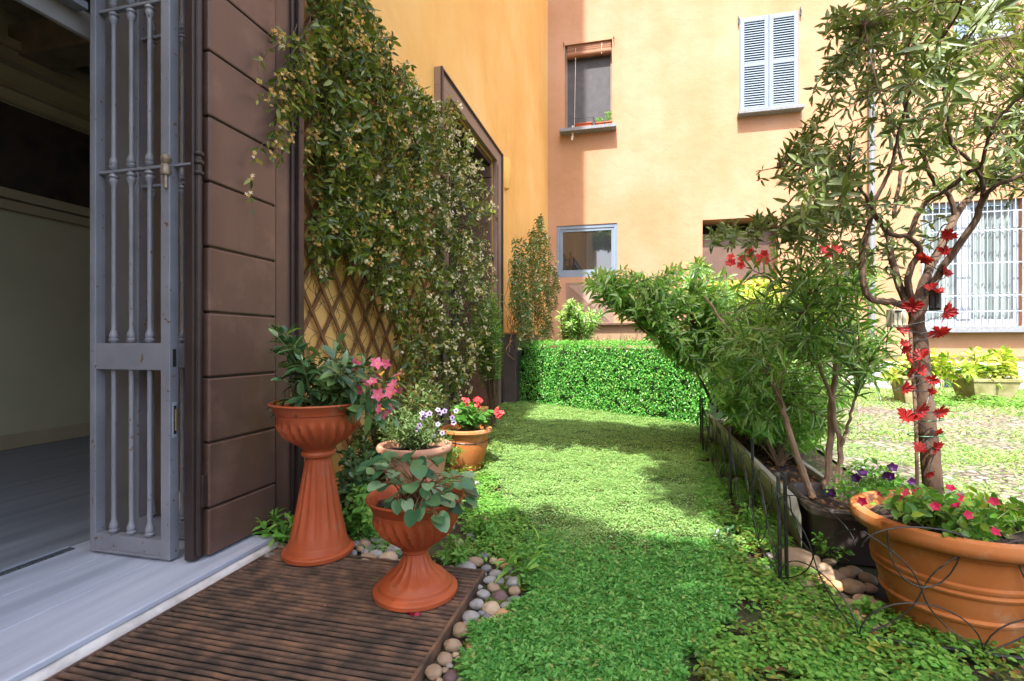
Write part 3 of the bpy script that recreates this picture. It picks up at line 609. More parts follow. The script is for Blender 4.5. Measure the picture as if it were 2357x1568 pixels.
# barred window
a, b_, c, d = r7
w7 = MB().box(a, YF + .12, c, a + .09, YF + .18, d).box(b_ - .09, YF + .12, c, b_, YF + .18, d).box(a + .09, YF + .12, d - .08, b_ - .09, YF + .18, d).box(a + .09, YF + .12, c, b_ - .09, YF + .18, c + .15)
mid = a + (b_ - a) * .46; w7.box(mid - .12, YF + .10, c + .15, mid + .12, YF + .19, d - .08)
w7 = w7.build("window", M['white_metal'], fb, bevel=.005)
m = MB(); n = 60
for (u0, u1) in ((a + .09, mid - .12), (mid + .12, b_ - .09)):
    v = []
    for i in range(n + 1):
        x = u0 + (u1 - u0) * i / n; y = YF + .2 + .025 * math.sin(i * .9 + 2 * math.sin(i * .21)); v += [(x, y, c + .15), (x, y, d - .08)]
    m.add(v, [(2*i, 2*i+2, 2*i+3, 2*i+1) for i in range(n)])
m.build("curtain", M['curtain'], w7, True)
for (u0, u1) in ((a + .09, mid - .12), (mid + .12, b_ - .09)): MB().box(u0, YF + .25, c + .15, u1, YF + .255, d - .08).build("pane", M['screen'], w7)
sill(r7, w7, .10, c, .12, .2)
yb = YF - .07; m = MB(); nb = 15
for i in range(nb):
    x = a + .05 + (b_ - a - .1) * i / (nb - 1)
    p = [(.0085, 0), (.018, .004), (.018, .02), (.011, .03), (.0085, .05)]
    for q in (.245, .5, .755):
        z = (d - c) * q
        if q in (.245, .755) or True: p += [(.0095, z - .06), (.02, z - .045), (.02, z - .03), (.012, z - .02), (.012, z + .02), (.02, z + .03), (.02, z + .045), (.0095, z + .06)] if q != .5 else [(.0095, z)]
    p += [(.0095, d - c - .02)]; m.lathe(p, (x, yb, c), 8)
for q in (.12, .245, .5, .755, .9): z = c + (d - c) * q; m.box(a - .03, yb - .006, z - .012, b_ + .03, yb + .006, z + .012)
m.build("bars", M['white_metal'], w7)
# rain pipe
x, _ = wf(2002, 0); m = MB(); m.tube([(x, YF - .09, .3), (x, YF - .09, HT)], .055, 14)
for z in (2.2, 4.4, 6.6, 8.8): m.lathe([(.055, -.03), (.065, -.025), (.065, .025), (.055, .03)], (x, YF - .09, z), 14).box(x - .012, YF - .04, z - .012, x + .012, YF, z + .012)
m.build("rain_pipe", M['pipe'], fb, True)

# ---- low building far behind the viewer closes the court
rb_ = thing("apartment_building", "low yellow building closing the courtyard behind the viewer", "building", (2, -13, 0))
mb = MB(); holes = [(x, x + 1.1, 1.0, 2.9, .2) for x in (-3, 0, 3, 6, 9)]
holed(mb, lambda a, z, d: (a, -13 - d, z), -8, 16, -.1, 5, holes, .2); mb.box(-8, -18, 5, 16, -13, 5.1); mb.build("wall", M['plaster_left'], rb_)
for h in holes: MB().box(h[0], -13.19, h[2], h[1], -13.17, h[3]).build("window", M['glass'], rb_)
# ================================================================== POTS AND URNS
def lathe_thing(name, label, cat, loc, prof, mat, soil=None, seg=48, group=None, parts=None, fl=None):
    t = thing(name, label, cat, loc, group)
    for pname, pr, f in (parts or [("pot", prof, fl)]): MB().lathe(pr, loc, seg, f).build(pname, mat, t, True)
    if soil:
        r, z = soil; m = MB(); v = [(loc[0], loc[1], loc[2] + z + .012)]; n = 28
        for ring in (.5, 1.0):
            for k in range(n): a = 2*math.pi*k/n; v.append((loc[0] + r*ring*math.cos(a), loc[1] + r*ring*math.sin(a), loc[2] + z + rnd.uniform(-.006, .008)))
        m.add(v, [(0, 1+k, 1+(k+1) % n) for k in range(n)] + [(1+k, 1+n+k, 1+n+(k+1) % n, 1+(k+1) % n) for k in range(n)]); m.build("soil", M['soil'], t, True)
    return t
def smoothprof(pr, n=4):
    out = []
    for i in range(len(pr) - 1):
        p0 = pr[max(i-1, 0)]; p1 = pr[i]; p2 = pr[i+1]; p3 = pr[min(i+2, len(pr)-1)]
        for k in range(n):
            t = k / n
            out.append(tuple(.5*((2*p1[j]) + (-p0[j]+p2[j])*t + (2*p0[j]-5*p1[j]+4*p2[j]-p3[j])*t*t + (-p0[j]+3*p1[j]-3*p2[j]+p3[j])*t**3) for j in (0, 1)))
    return out + [pr[-1]]
def flute(n, zlo, zhi, amp, tw=0, ph=0):
    def f(t, z):
        if not zlo < z < zhi: return 1
        e = math.sin(math.pi * (z - zlo) / (zhi - zlo)) ** .5
        return 1 + amp * e * (abs(math.sin(n * (t + tw * z) / 2 + ph)) ** 3 - .25)
    return f
UT = G(733, 1286); UT = (UT.x, UT.y, .031)
lathe_thing("garden_urn", "tall terracotta coloured pedestal urn with pink mandevilla by the brown door", "urn", UT, None, M['terra_pl'], (.185, .655), 120, "terracotta coloured urns", [
    ("bowl", smoothprof([(.0, .475), (.06, .475), (.07, .485), (.105, .512), (.145, .553), (.170, .60), (.18, .645)], 4) + [(.1805, .65), (.187, .652), (.195, .675), (.207, .687), (.212, .694), (.207, .70), (.197, .692), (.188, .668), (.17, .62), (.1, .55), (0, .53)], flute(24, .505, .615, .14, 1.2)),
    ("pedestal", [(.0, .0), (.150, .0), (.157, .004), (.157, .020), (.153, .025), (.139, .028), (.137, .031), (.136, .048)] + smoothprof([(.131, .055), (.122, .085), (.104, .145), (.088, .22), (.075, .30), (.064, .38), (.0575, .44)], 4) + [(.06, .446), (.073, .452), (.076, .462), (.07, .474), (.05, .478), (0, .478)], flute(16, .09, .43, .11))])
US = G(957, 1379); US = (US.x, US.y, .031)
lathe_thing("garden_urn", "short terracotta coloured urn with cyclamen standing on the rusty grate", "urn", US, None, M['terra_pl'], (.158, .335), 120, "terracotta coloured urns", [
    ("bowl", smoothprof([(.0, .168), (.05, .168), (.058, .178), (.085, .2), (.125, .238), (.152, .285), (.162, .325)], 4) + [(.1625, .33), (.168, .335), (.176, .355), (.187, .366), (.191, .373), (.186, .379), (.177, .371), (.168, .348), (.14, .29), (.08, .23), (0, .21)], flute(24, .19, .31, .14, 1.4)),
    ("pedestal", [(.0, .0), (.156, .0), (.163, .004), (.163, .018), (.158, .023), (.144, .026), (.141, .029), (.139, .040)] + smoothprof([(.132, .046), (.118, .062), (.085, .085), (.062, .11), (.049, .14), (.045, .158)], 4) + [(.048, .162), (.056, .166), (.05, .172), (0, .172)], flute(16, .06, .155, .09))])
PP = AT(955, 1016, 3.02); PPb = (PP.x, PP.y, 0.0)
lathe_thing("flower_pot", "wide clay pot with pale rose rim holding lilac petunias", "flower pot", PPb, [(0, .0), (.13, 0), (.145, .05), (.17, .2), (.19, .32), (.193, .345), (.215, .35), (.226, .362), (.228, .375), (.222, .39), (.205, .395), (.19, .385), (.183, .35), (.1, .34)], M['terra_pale'], (.185, .35), 48)
PG = AT(1072, 985, 4.02); PGb = (PG.x, PG.y, .0)
lathe_thing("flower_pot", "bright orange clay pot of red geraniums beside the lawn edge", "flower pot", PGb, smoothprof([(0, .0), (.115, .0), (.122, .01), (.15, .08), (.172, .16), (.178, .22), (.176, .225), (.178, .235), (.182, .275)], 3) + [(.205, .285), (.214, .30), (.21, .318), (.196, .325), (.18, .315), (.172, .28), (.1, .27)], M['terra'], (.172, .285), 48)
MB().tube([(PGb[0] + .181 * math.cos(a), PGb[1] + .181 * math.sin(a), .228 + .006 * math.sin(2 * a)) for a in [i * .2 for i in range(32)]], .0035, 5).build("tie_wire", M['iron'], [o for o in COL.objects if o.name.startswith("flower_pot")][-1])
u_, D_ = (2192 - HX) / FPX, 1.79; OP = W(u_ * D_, D_, 0); OPb = (OP.x, OP.y, -.005)
lathe_thing("flower_pot", "very large ribbed terracotta pot holding the olive tree behind black wire edging", "flower pot", OPb, [(r * 1.06, z * .90) for r, z in smoothprof([(0, .0), (.155, .0), (.165, .012), (.175, .05), (.19, .1)], 3) + [(.192, .105), (.2, .11), (.203, .12), (.198, .13)] + smoothprof([(.199, .135), (.208, .17), (.214, .2)], 3) + [(.215, .205), (.223, .212), (.226, .222), (.222, .232), (.228, .24), (.229, .252), (.223, .26)] + smoothprof([(.224, .263), (.232, .31), (.238, .345)], 3) + [(.239, .35), (.245, .357), (.245, .365), (.25, .368), (.275, .375), (.287, .39), (.291, .41), (.285, .432), (.268, .44), (.25, .434), (.24, .41), (.235, .37), (.1, .36)]], M['terra'], (.25, .345), 72)

# ---- trough and long planter
def trough(name, label, x0, x1, y0, y1, z0, z1, mat, rad=.09, lip=.02):
    t = thing(name, label, "planter", ((x0 + x1) / 2, (y0 + y1) / 2, z0))
    def ring(o, z):
        pts = []
        for cx_, cy_, a0 in ((x1 - rad, y1 - rad, 0), (x0 + rad, y1 - rad, 90), (x0 + rad, y0 + rad, 180), (x1 - rad, y0 + rad, 270)):
            for k in range(7): a = R(a0 + 15 * k); pts.append((cx_ + (rad + o) * math.cos(a), cy_ + (rad + o) * math.sin(a), z))
        return pts
    m = MB(); rs = [ring(-.03, z0), ring(-.008, z1 - .05), ring(-.006, z1 - .045), ring(lip, z1 - .04), ring(lip + .004, z1 - .012), ring(lip - .004, z1), ring(-.006, z1 - .001), ring(-.012, z1 - .012), ring(-.02, z1 - .09)]
    v = [p for r in rs for p in r]; n = 28; m.add(v, [(i*n+k, i*n+(k+1) % n, (i+1)*n+(k+1) % n, (i+1)*n+k) for i in range(len(rs)-1) for k in range(n)]); m.add(rs[0], [tuple(range(n))[::-1]])
    m.build("box", mat, t, True); m2 = MB(); q = ring(-.016, z1 - .06); m2.add(q, [tuple(range(n))]); m2.build("soil", M['soil'], t); return t
trough("planter_box", "dark brown plastic trough with rounded rim behind the large terracotta pot", .815, 1.62, 2.53, 2.98, .0, .252, M['dark_plastic'])
gp = thing("planter_box", "long grey green planter along the lawn with sunlit rim", "planter", (.9, 4, 0))
def gz_(y): return gz(.8, y)
m = MB(); prof = [(.80, .0), (.775, .15), (.745, .155), (.735, .235), (.745, .25), (.775, .25), (.785, .21), (.80, .15)]
def ext(prof, y0, y1, sl=.0): 
    n = len(prof); m.add([(x, y0, z) for x, z in prof] + [(x, y1, z + .02) for x, z in prof], [(k, (k+1) % n, n+(k+1) % n, n+k) for k in range(n)] + [tuple(range(n))[::-1], tuple(range(n, 2*n))])
ext(prof, 2.70, 5.52); m.build("side_panel", M['grey_planter'], gp, bevel=.004)
m = MB(); m.box(.805, 3.02, .01, 1.10, 3.05, .21).box(1.07, 3.051, .01, 1.10, 5.5, .22).box(.805, 5.46, .02, 1.069, 5.5, .22); m.build("end_panel", M['grey_planter'], gp, bevel=.004)
MB().box(.80, 3.051, .05, 1.068, 5.459, .185).build("soil", M['soil'], gp)
# ---- aucuba tubs in the courtyard
def tub(label, px, py, wpx, hpx, D):
    c = AT(px, py, D); zb = gz(c.x, c.y) + .016; z1 = zb + hpx / FPX * D; w = wpx / FPX * D * .5 * .82
    t = thing("planter_tub", label, "planter", (c.x, c.y, zb)); m = MB(); k = .74
    for (a, b_, za, zc) in ((k, 1, zb, z1 - .05), (1.05, 1.06, z1 - .05, z1)):
        m.add([(c.x + sx*w*a, c.y + sy*w*a, za) for sx, sy in ((-1,-1),(1,-1),(1,1),(-1,1))] + [(c.x + sx*w*b_, c.y + sy*w*b_, zc) for sx, sy in ((-1,-1),(1,-1),(1,1),(-1,1))], [(0,3,2,1),(4,5,6,7),(0,1,5,4),(1,2,6,5),(2,3,7,6),(3,0,4,7)])
    m.build("tub", pm("mossy_concrete", [(.16, .16, .05), (.27, .25, .12), (.36, .32, .20)], 7, .9, .3, 40), t, bevel=.01)
    MB().box(c.x - w*.9, c.y - w*.9, z1, c.x + w*.9, c.y + w*.9, z1 + .006).build("soil", M['soil'], t); return c.x, c.y, z1, w
T1 = tub("square mossy concrete tub of spotted laurel standing in courtyard grass", 2264, 930, 108, 56, 7.75)
T2 = tub("pale concrete tub partly hidden behind the olive trunk", 2100, 936, 80, 62, 7.7)

# ================================================================== PLANTS
def stems_of(mb, pts, r0, r1, seg=6):
    n = len(pts); mb.tube(pts, [r0 + (r1 - r0) * i / (n - 1) for i in range(n)], seg)
def wob(pts, n=5, a=.01):
    out = []
    for i in range(len(pts) - 1):
        p0 = pts[max(i-1, 0)]; p1 = pts[i]; p2 = pts[i+1]; p3 = pts[min(i+2, len(pts)-1)]
        for k in range(n):
            t = k / n; out.append(.5*((2*p1) + (p2-p0)*t + (2*p0-5*p1+4*p2-p3)*t*t + (3*p1-p0-3*p2+p3)*t**3) + rv(a))
    return out + [pts[-1]]
def fan_plant(name, label, base, tp, L, w, step, kind, mat, stem=M['stem_green'], r=.004, t0=.35, lift=.3, tmpl=FINE, droop=.15, group=None, cat="plant", spread=.9, up=.3, hang=0, spill=0):
    """stems arching from a base (point or list) to given tips, leaves along the outer part"""
    t = thing(name, label, cat, base if not isinstance(base, list) else base[0], group); ls = LS(); mb = MB()
    for q in tp:
        b = Vector(base if not isinstance(base, list) else rnd.choice(base)) + Vector((rnd.uniform(-.02, .02), rnd.uniform(-.02, .02), 0))
        mid = b.lerp(q, .55) + Vector((0, 0, lift * (q - b).length)) + rv(.03 * (q - b).length)
        pts = bez(b, mid, q, 9); stems_of(mb, pts, r, r * .45, 5); leafy(ls, pts, L, w, step, kind, t0, spread, up, hang=hang)
    mb.build("stems", stem, t, True); ls.build("foliage", mat, t, tmpl, droop); return t
# ---- mandevilla in the tall urn
ub = (UT[0], UT[1], UT[2] + .66)
tp = tips([(640,860),(640,800),(700,770),(760,760),(830,770),(880,830),(920,880),(930,960),(860,985),(760,985),(700,960)], 2.12, 2.5, 40) + tips([(625,760),(680,745),(700,790),(650,800)], 2.25, 2.4, 6) + tips([(630,915),(660,905),(680,940),(640,945)], 2.2, 2.35, 5)
mv = fan_plant("mandevilla_plant", "pink trumpet mandevilla with glossy leaves growing in the tall urn", ub, tp, .082, .036, .05, 'opp', M['lf_mand'], t0=.35, lift=.18, group=None)
def trumpet(parent, name, p, axis, r, mat, n=5):
    ls = LS(); flower(ls, p, axis, r * 1.1, n, .64, .22); o = ls.build(name, mat, parent, ROUND)
    c = MB(); a = Vector(axis).normalized(); c.tube([Vector(p) - a * r * .9, Vector(p) + a * r * .02], [r * .08, r * .26], 7); c.build("throat", M['yellowc'], o, True); return o
for x, y in [(1160,650),(1430,640),(1545,640),(1200,970),(1470,790),(1380,870),(1690,790),(1610,1000),(1690,960),(1450,1030),(1470,1210),(1580,1210),(1495,1290),(1270,890),(1640,900)]:
    p = AT((1050 + x / 3.137) / 1.738, (1250 + y / 3.137) / 1.738, rnd.uniform(2.12, 2.3)); trumpet(mv, "flower", p, Vector((.25, -1, .3)) + rv(.9), rnd.uniform(.026, .036), M['pink'])
# ---- cyclamen in the short urn
cb = Vector((US[0], US[1], US[2] + .345)); t = thing("cyclamen_plant", "marbled green cyclamen with curling leaves in the short urn", "plant", cb); ls = LS(); mb = MB()
for q in tips([(845,1075),(880,1045),(950,1040),(1010,1060),(1080,1100),(1085,1150),(1060,1200),(1000,1195),(930,1175),(870,1140)], 1.72, 2.0, 84):
    b = cb + Vector((rnd.uniform(-.06, .06), rnd.uniform(-.06, .06), 0)); pts = bez(b, b.lerp(q, .5) + Vector((0, 0, .07)), q, 7); stems_of(mb, pts, .0028, .002, 5)
    d = (q - cb); d.z = 0; d = d.normalized() + rv(.35); s = rnd.uniform(.036, .066); dn = (cb.z + .10 - q.z) * 4
    ls.add(q, d + Vector((0, 0, -max(0, dn) + rnd.uniform(-.3, .3))), Vector((0, -.35, 1)) + rv(.35), s, s * .95)
mb.build("stems", pm("cyclamen_stem", [(.22, .05, .04), (.18, .16, .05)], 30, .5), t, True); ls.build("foliage", M['lf_cyc'], t, HEART, .25)
# ---- petunias
t = fan_plant("petunia_plant", "lilac petunias with fine grey green leaves in the rose rimmed pot", (PPb[0], PPb[1], .36), tips([(850,960),(900,930),(960,935),(1020,940),(1045,970),(1040,1015),(960,1010),(880,1020)], 2.85, 3.2, 90), .034, .011, .017, 'alt', M['lf_grey'], r=.0022, t0=.15, lift=.1, tmpl=KITE)
for x, y in [(925,290),(965,270),(1050,235),(1075,265),(1120,245),(1240,245),(890,320),(1200,315),(1050,385),(1215,370),(830,435),(1005,505),(1095,475),(885,270),(860,395)]:
    ls = LS(); p = AT((1350 + x / 2.613) / 1.738, (1550 + y / 2.613) / 1.738, rnd.uniform(2.8, 2.95)); a_ = Vector((.2, -1, .35)) + rv(.4); flower(ls, p, a_, .017, 5, .95, .15); o = ls.build("flower", M['lilac'], t, ROUND)
    ls = LS(); flower(ls, p + a_.normalized() * .004, a_, .006, 5, 1, .1); ls.build("throat", M['violet'], o, KITE)
fan_plant("trailing_plant", "fine leaved green plant spilling between the two clay pots", (PPb[0] + .12, PPb[1] + .12, .30), tips([(1010,1000),(1060,1010),(1070,1050),(1030,1075),(1005,1050)], 3.1, 3.4, 40), .03, .007, .014, 'alt', M['lf_weed'], r=.002, t0=.2, lift=.1, tmpl=KITE)
# ---- geranium
t = fan_plant("geranium_plant", "red geranium with round green leaves in the orange clay pot", (PGb[0], PGb[1], .30), tips([(1030,970),(1040,935),(1080,925),(1120,940),(1140,960),(1110,975)], 3.85, 4.2, 46), .05, .05, .05, 'alt', M['lf_ger'], r=.003, t0=.3, lift=.2, tmpl=ROUND)
for x, y in [(1335,145),(1350,155),(1455,145),(1480,110),(1465,175),(1660,280),(1690,250),(1715,265),(1690,290)]:
    ls = LS(); p = AT((1350 + x / 2.613) / 1.738, (1550 + y / 2.613) / 1.738, 3.85)
    for _ in range(3): flower(ls, p + rv(.02), Vector((.2, -1, .3)) + rv(.6), .022, 5, 1, .3)
    ls.build("flower", M['redpet'], t, KITE)
# ---- leafy plants behind the urns and small weeds kept as single plants
fan_plant("leafy_plant", "broad leaved green plant growing between the two urns", G(815, 1225), tips([(775,1100),(790,1040),(850,1010),(880,1060),(850,1130),(830,1210),(780,1200)], 2.5, 3.0, 46), .07, .034, .04, 'opp', M['lf_mand'], t0=.2, lift=.15)
fan_plant("leafy_plant", "pale green leafy weed in the gap behind the short urn", G(840, 1235), tips([(770,1190),(800,1110),(850,1120),(870,1180),(820,1230)], 2.4, 2.6, 30), .045, .02, .026, 'opp', M['lf_weed'], t0=.2, lift=.15)
fan_plant("leafy_plant", "tangled small leaved plant under the jasmine behind the petunia pot", G(880, 1100), tips([(840,960),(900,900),(960,890),(1020,900),(980,940),(880,1000)], 3.2, 3.6, 60), .04, .015, .02, 'alt', M['lf_grey'], t0=.2, lift=.1)
def weed(label, px, py, hpx, n, L, w, mat='lf_weed', kind='opp', name="weed_plant"):
    b = G(px, py); D = 1 / ((py - HY) / FPX); tp = [b + Vector((rnd.uniform(-1, 1), rnd.uniform(-1, 1), 0)) * hpx / FPX * D * .55 + Vector((0, 0, hpx / FPX * D * rnd.uniform(.4, 1))) for _ in range(n)]
    return fan_plant(name, label, b, tp, L, w, L * .45, kind, M[mat], r=.002, t0=.25, lift=.15)
weed("weed with long pointed leaves beside the tall urn and threshold end", 640, 1262, 80, 9, .065, .026)
weed("strap leaved green weed where the pebbles meet the lawn", 1212, 1335, 90, 14, .08, .018, kind='alt')
weed("small upright weed beside the short urn's base", 1045, 1300, 70, 10, .04, .016)
weed("leafy weed at the foot of the orange pot's gravel", 1110, 1235, 60, 14, .04, .016)
weed("broad leaved seedling among stones by the dark trough", 1905, 1290, 60, 6, .045, .025)
weed("green seedling growing through the wire edging near the paired stakes", 1725, 1215, 60, 9, .035, .018)
weed("dark leaved seedling in front of the big tan stone", 1660, 1260, 45, 7, .04, .018, 'lf_mand')
weed("yellowish creeping weed beside the large pot's base", 2010, 1440, 50, 9, .035, .022)

fan_plant("leafy_plant", "dense mixed green growth between the petunia pot and the jasmine", (PPb[0] - .25, PPb[1] + .15, 0), tips([(800,1000),(850,930),(930,880),(1010,890),(1030,930),(960,930),(870,960),(840,1040)], 3.1, 3.7, 80), .05, .02, .026, 'opp', M['lf_jas_pale'], stem=M['twig'], r=.003, t0=.4, lift=.1)
# ---- trellis and jasmine
m = MB(); y0, y1, z0, z1 = 2.56, 4.75, .25, 3.35; n = 10; tilt = .70
for s in (-1, 1):
    x = -1.985 if s > 0 else -1.972
    k = -11
    while k < n + 12:
        ya = y0 + (y1 - y0) * k / n; yb = ya + s * tilt * (z1 - z0); pa, pb = Vector((x, ya, z0)), Vector((x, yb, z1)); ts = [0, 1]
        dy = yb - ya
        for lim in (y0, y1):
            tt = (lim - ya) / dy
            if 0 < tt < 1: ts.append(tt)
        ts = sorted(ts)
        for ta, tb in zip(ts[:-1], ts[1:]):
            mid = ya + dy * (ta + tb) / 2
            if y0 <= mid <= y1 and tb - ta > .01: m.bar(pa.lerp(pb, ta), pa.lerp(pb, tb), .026, .010, (1, 0, 0))
        k += 1
tr = thing("wooden_trellis", "brown diamond lattice trellis on the yellow wall under the jasmine", "trellis", (-1.98, 3.6, .2)); m.build("lattice", M['lattice'], tr)
MB().box(-1.995, y1, .1, -1.965, y1 + .03, z1).box(-1.995, y0 - .03, .1, -1.965, y0, z1).build("frame", M['lattice'], tr, bevel=.003)
def onvine(px, py, t, c0=-1.86, c1=.135, yb=2.45, cw=-1.965):
    u, v = uv(px, py); a = cw + (c0 - cw) * t; b = c1 * t; k1 = u * CA - SA; k2 = u * SA + CA
    d = (a - yb * b) / (k1 - b * k2); return W(u * d, d, 1 - v * d)
JP = [(700,-60),(840,-60),(866,60),(905,125),(955,180),(990,232),(1030,215),(1055,280),(1090,330),(1108,400),(1120,440),(1128,520),(1124,600),(1105,660),(1122,720),(1115,800),(1105,850),(1050,905),(960,905),(925,850),(905,755),(884,690),(850,635),(803,585),(770,545),(740,595),(712,620),(718,510),(722,430),(718,330),(716,200)]
jv = thing("jasmine_vine", "large star jasmine in creamy flower climbing the trellis beside the brown door", "climbing plant", (-1.9, 3.4, 0))
ls = LS(); ls2 = LS(); fw = LS(); fo = LS(); mb = MB()
def vine_fill(poly, n, ls, fw, fo, mb, fn, L, w, fdens, hang=(.10, .28), whitef=lambda x, y: .5, side=.12, front=.55):
    xs = [p[0] for p in poly]; ys = [p[1] for p in poly]; k = 0
    while k < n:
        x, y = rnd.uniform(min(xs), max(xs)), rnd.uniform(min(ys), max(ys))
        if not inpoly(x, y, poly): continue
        k += 1; t = rnd.random() ** front; p = fn(x, y, t); l = rnd.uniform(*hang)
        e = p + Vector((rnd.uniform(-.02, .14), rnd.uniform(-side, side), -l * rnd.uniform(.4, 1))); pts = bez(p, p.lerp(e, .5) + Vector((.06, 0, .05)) + rv(.04), e, 6)
        stems_of(mb, pts, .002, .0012, 4); leafy(ls, pts, L, w, .036, 'opp', .05, .95, .0, hang=.2)
        for _ in range(np.random.default_rng(k).poisson(fdens(x, y))):
            c = pts[rnd.randrange(2, 7)] + Vector((rnd.uniform(0, .05), rnd.uniform(-.03, .03), rnd.uniform(-.03, .03))); dst = fw if rnd.random() < whitef(x, y) else fo
            for _ in range(rnd.randint(3, 7)): flower(dst, c + rv(.022), Vector((.9, -.5, .1)) + rv(.7), rnd.uniform(.011, .015), 5, .5, .15)
vine_fill(JP, 1080, ls, fw, fo, mb, onvine, .058, .026, lambda x, y: .45 + .95 * smooth(880, 1070, x), whitef=lambda x, y: .22 + .75 * smooth(850, 1020, x))
for poly, n in (([(690,-20),(720,-20),(725,420),(650,330),(600,260),(570,180),(640,150),(600,0)], 10), ([(660,90),(700,60),(705,350),(650,330),(620,120)], 9)):
    for q in tips(poly, 2.3, 2.7, n):
        b = onvine(715, max(0, (HY - (q.z - 1) * 0) * 0 + rnd.uniform(20, 300)), 1.0); e = Vector((-1.73, rnd.uniform(2.1, 2.4), q.z)); pts = bez(b, b.lerp(e, .5) + Vector((.1, 0, .12)), e, 8); stems_of(mb, pts, .0022, .0012, 4); leafy(ls, pts, .048, .02, .055, 'opp', .3, .85, 0, hang=.3)
        for _ in range(2):
            c = pts[rnd.randrange(4, 9)]
            for _ in range(4): flower(fo, c + rv(.02), Vector((.8, -.6, .1)) + rv(.7), .013, 5, .5, .15)
for px_, py_, l in ((600, 110, 5), (585, 330, 6), (640, 260, 5)):
    b = WL(690, py_ - 70, -1.80); pts = [b]; 
    for i in range(l): pts.append(WL(690 + (px_ - 690) * min(1, (i + 1) / 3) + rnd.uniform(-12, 12), py_ + 38 * max(0, i - 1) + rnd.uniform(-8, 8), -1.73))
    pts = wob(pts, 4, .003); stems_of(mb, pts, .002, .001, 4); leafy(ls, pts, .04, .017, .09, 'opp', .3, .8, 0, hang=.2)
    for p in pts[6::5]:
        for _ in range(3): flower(fo if rnd.random() < .6 else fw, p + rv(.015), Vector((.9, -.5, 0)) + rv(.6), .012, 5, .5, .15)
for k in range(150):                                             # brown runners behind the leaves
    x = rnd.uniform(705, 1090); y = rnd.uniform(300, 860)
    if not inpoly(x, y, JP) and rnd.random() < .6: continue
    p = onvine(x, y, rnd.random() * .6); l = rnd.uniform(.4, .9); pts = [p + Vector((0, rnd.uniform(-.05, .05) * i, -l * i / 6)) + rv(.015) for i in range(7)]; stems_of(mb, wob(pts, 3, .003), .0024, .0015, 5)
mb.build("stems", M['twig'], jv, True); ls.build("foliage", M['lf_jas'], jv, FINE, .15)
tag(fw.build("blossom", M['fl_jas'], jv, KITE), kind="stuff"); tag(fo.build("blossom", M['fl_jas_old'], jv, KITE), "yellowed fading blossoms", kind="stuff")
# dry leaf caught in the vine
# ---- second climber in the far corner, its planter
V2 = [(1168,560),(1185,540),(1205,555),(1228,500),(1245,495),(1258,560),(1270,600),(1280,640),(1272,720),(1250,765),(1190,760),(1175,700),(1170,640)]
cv = thing("jasmine_vine", "sparser browning jasmine climbing in the far corner above a dark planter", "climbing plant", (-1.9, 9, 0)); ls = LS(); fw = LS(); fo = LS(); mb = MB()
vine_fill(V2, 260, ls, fw, fo, mb, lambda x, y, t: WL(x, y, -1.98 + .42 * t), .06, .026, lambda x, y: .5, hang=(.2, .6), side=.3)
for k in range(40):
    p = WL(rnd.uniform(1172, 1262), rnd.uniform(590, 680), rnd.uniform(-1.95, -1.75)); pts = [p + Vector((rnd.uniform(-.02, .02), rnd.uniform(-.08, .08) * i, -.17 * i)) for i in range(7)]; stems_of(mb, wob(pts, 3, .01), .007, .005, 5)
mb.build("stems", pm("orange_runner", [(.30, .14, .05), (.38, .2, .08)], 20, .8), cv, True); ls.build("foliage", M['lf_jas_pale'], cv, FINE, .15); tag(fo.build("blossom", M['fl_jas_old'], cv, KITE), kind="stuff"); tag(fw.build("blossom", M['fl_jas'], cv, KITE), kind="stuff")
a_, b_ = WL(1188, 770, -1.72), WL(1240, 770, -1.72)
t = thing("planter_box", "dark wooden planter under the corner jasmine behind the hedge", "planter", (-1.8, 9, .07)); MB().box(-1.98, a_.y, .07, -1.72, b_.y, a_.z).build("box", M['dark_plastic'], t, bevel=.01)
MB().box(-1.99, a_.y - .02, a_.z, -1.70, b_.y + .02, a_.z + .03).build("rim", M['lattice'], t, bevel=.005)
fan_plant("leafy_shrub", "dark green fine leaved shrub standing before the far brown doorway", (-1.55, 5.5, .05), tips([(1080,760),(1095,690),(1130,640),(1150,680),(1165,720),(1160,760),(1120,790)], 5.2, 6.0, 50), .065, .014, .03, 'whorl', M['lf_olean'], stem=M['twig'], r=.006, t0=.5, lift=.05)
fan_plant("leafy_shrub", "bright green hanging leaves of the shrub behind the hedge's left half", (-1.2, 9.8, .07), tips([(1285,740),(1290,700),(1320,690),(1350,710),(1390,720),(1330,750)], 8.6, 9.2, 34), .12, .03, .05, 'whorl', M['lf_laurel'], stem=M['twig'], r=.008, t0=.6, lift=.1)

# ---- clipped hedge
A_, B_ = Vector((-1.86, 7.72, 0)), Vector((.83, 5.98, 0)); dr = (B_ - A_).normalized(); nb_ = Vector((-dr.y, dr.x, 0)); hl = (B_ - A_).length; HH, TH = .93, .55
hg = thing("clipped_hedge", "low clipped bright green hedge across the end of the lawn", "hedge", A_ + Vector((0, 0, .05)))
n = 25000; s_ = rng.uniform(-.04, 1.0, n) * hl; face = rng.random(n); hz = rng.uniform(0, 1, n); thk = rng.uniform(0, 1, n)
P = np.zeros((n, 3)); Nn = np.zeros((n, 3)); top = face < .22; end = (face >= .22) & (face < .28)
bul = np.array([.03 * mnoise.noise((float(a) * 3.5, float(b) * 3.5, 0)) for a, b in zip(s_, hz)]) + rng.uniform(-.025, .03, n)
off = np.where(top, thk * TH, -bul); zz = np.where(top, HH + bul * .6 + rng.uniform(-.02, .04, n), hz * HH)
ss = np.where(end, -.02 + rng.uniform(-.03, .03, n), s_); off = np.where(end, thk * TH, off)
P[:, 0] = A_.x + dr.x * ss + nb_.x * off; P[:, 1] = A_.y + dr.y * ss + nb_.y * off; P[:, 2] = zz + .06
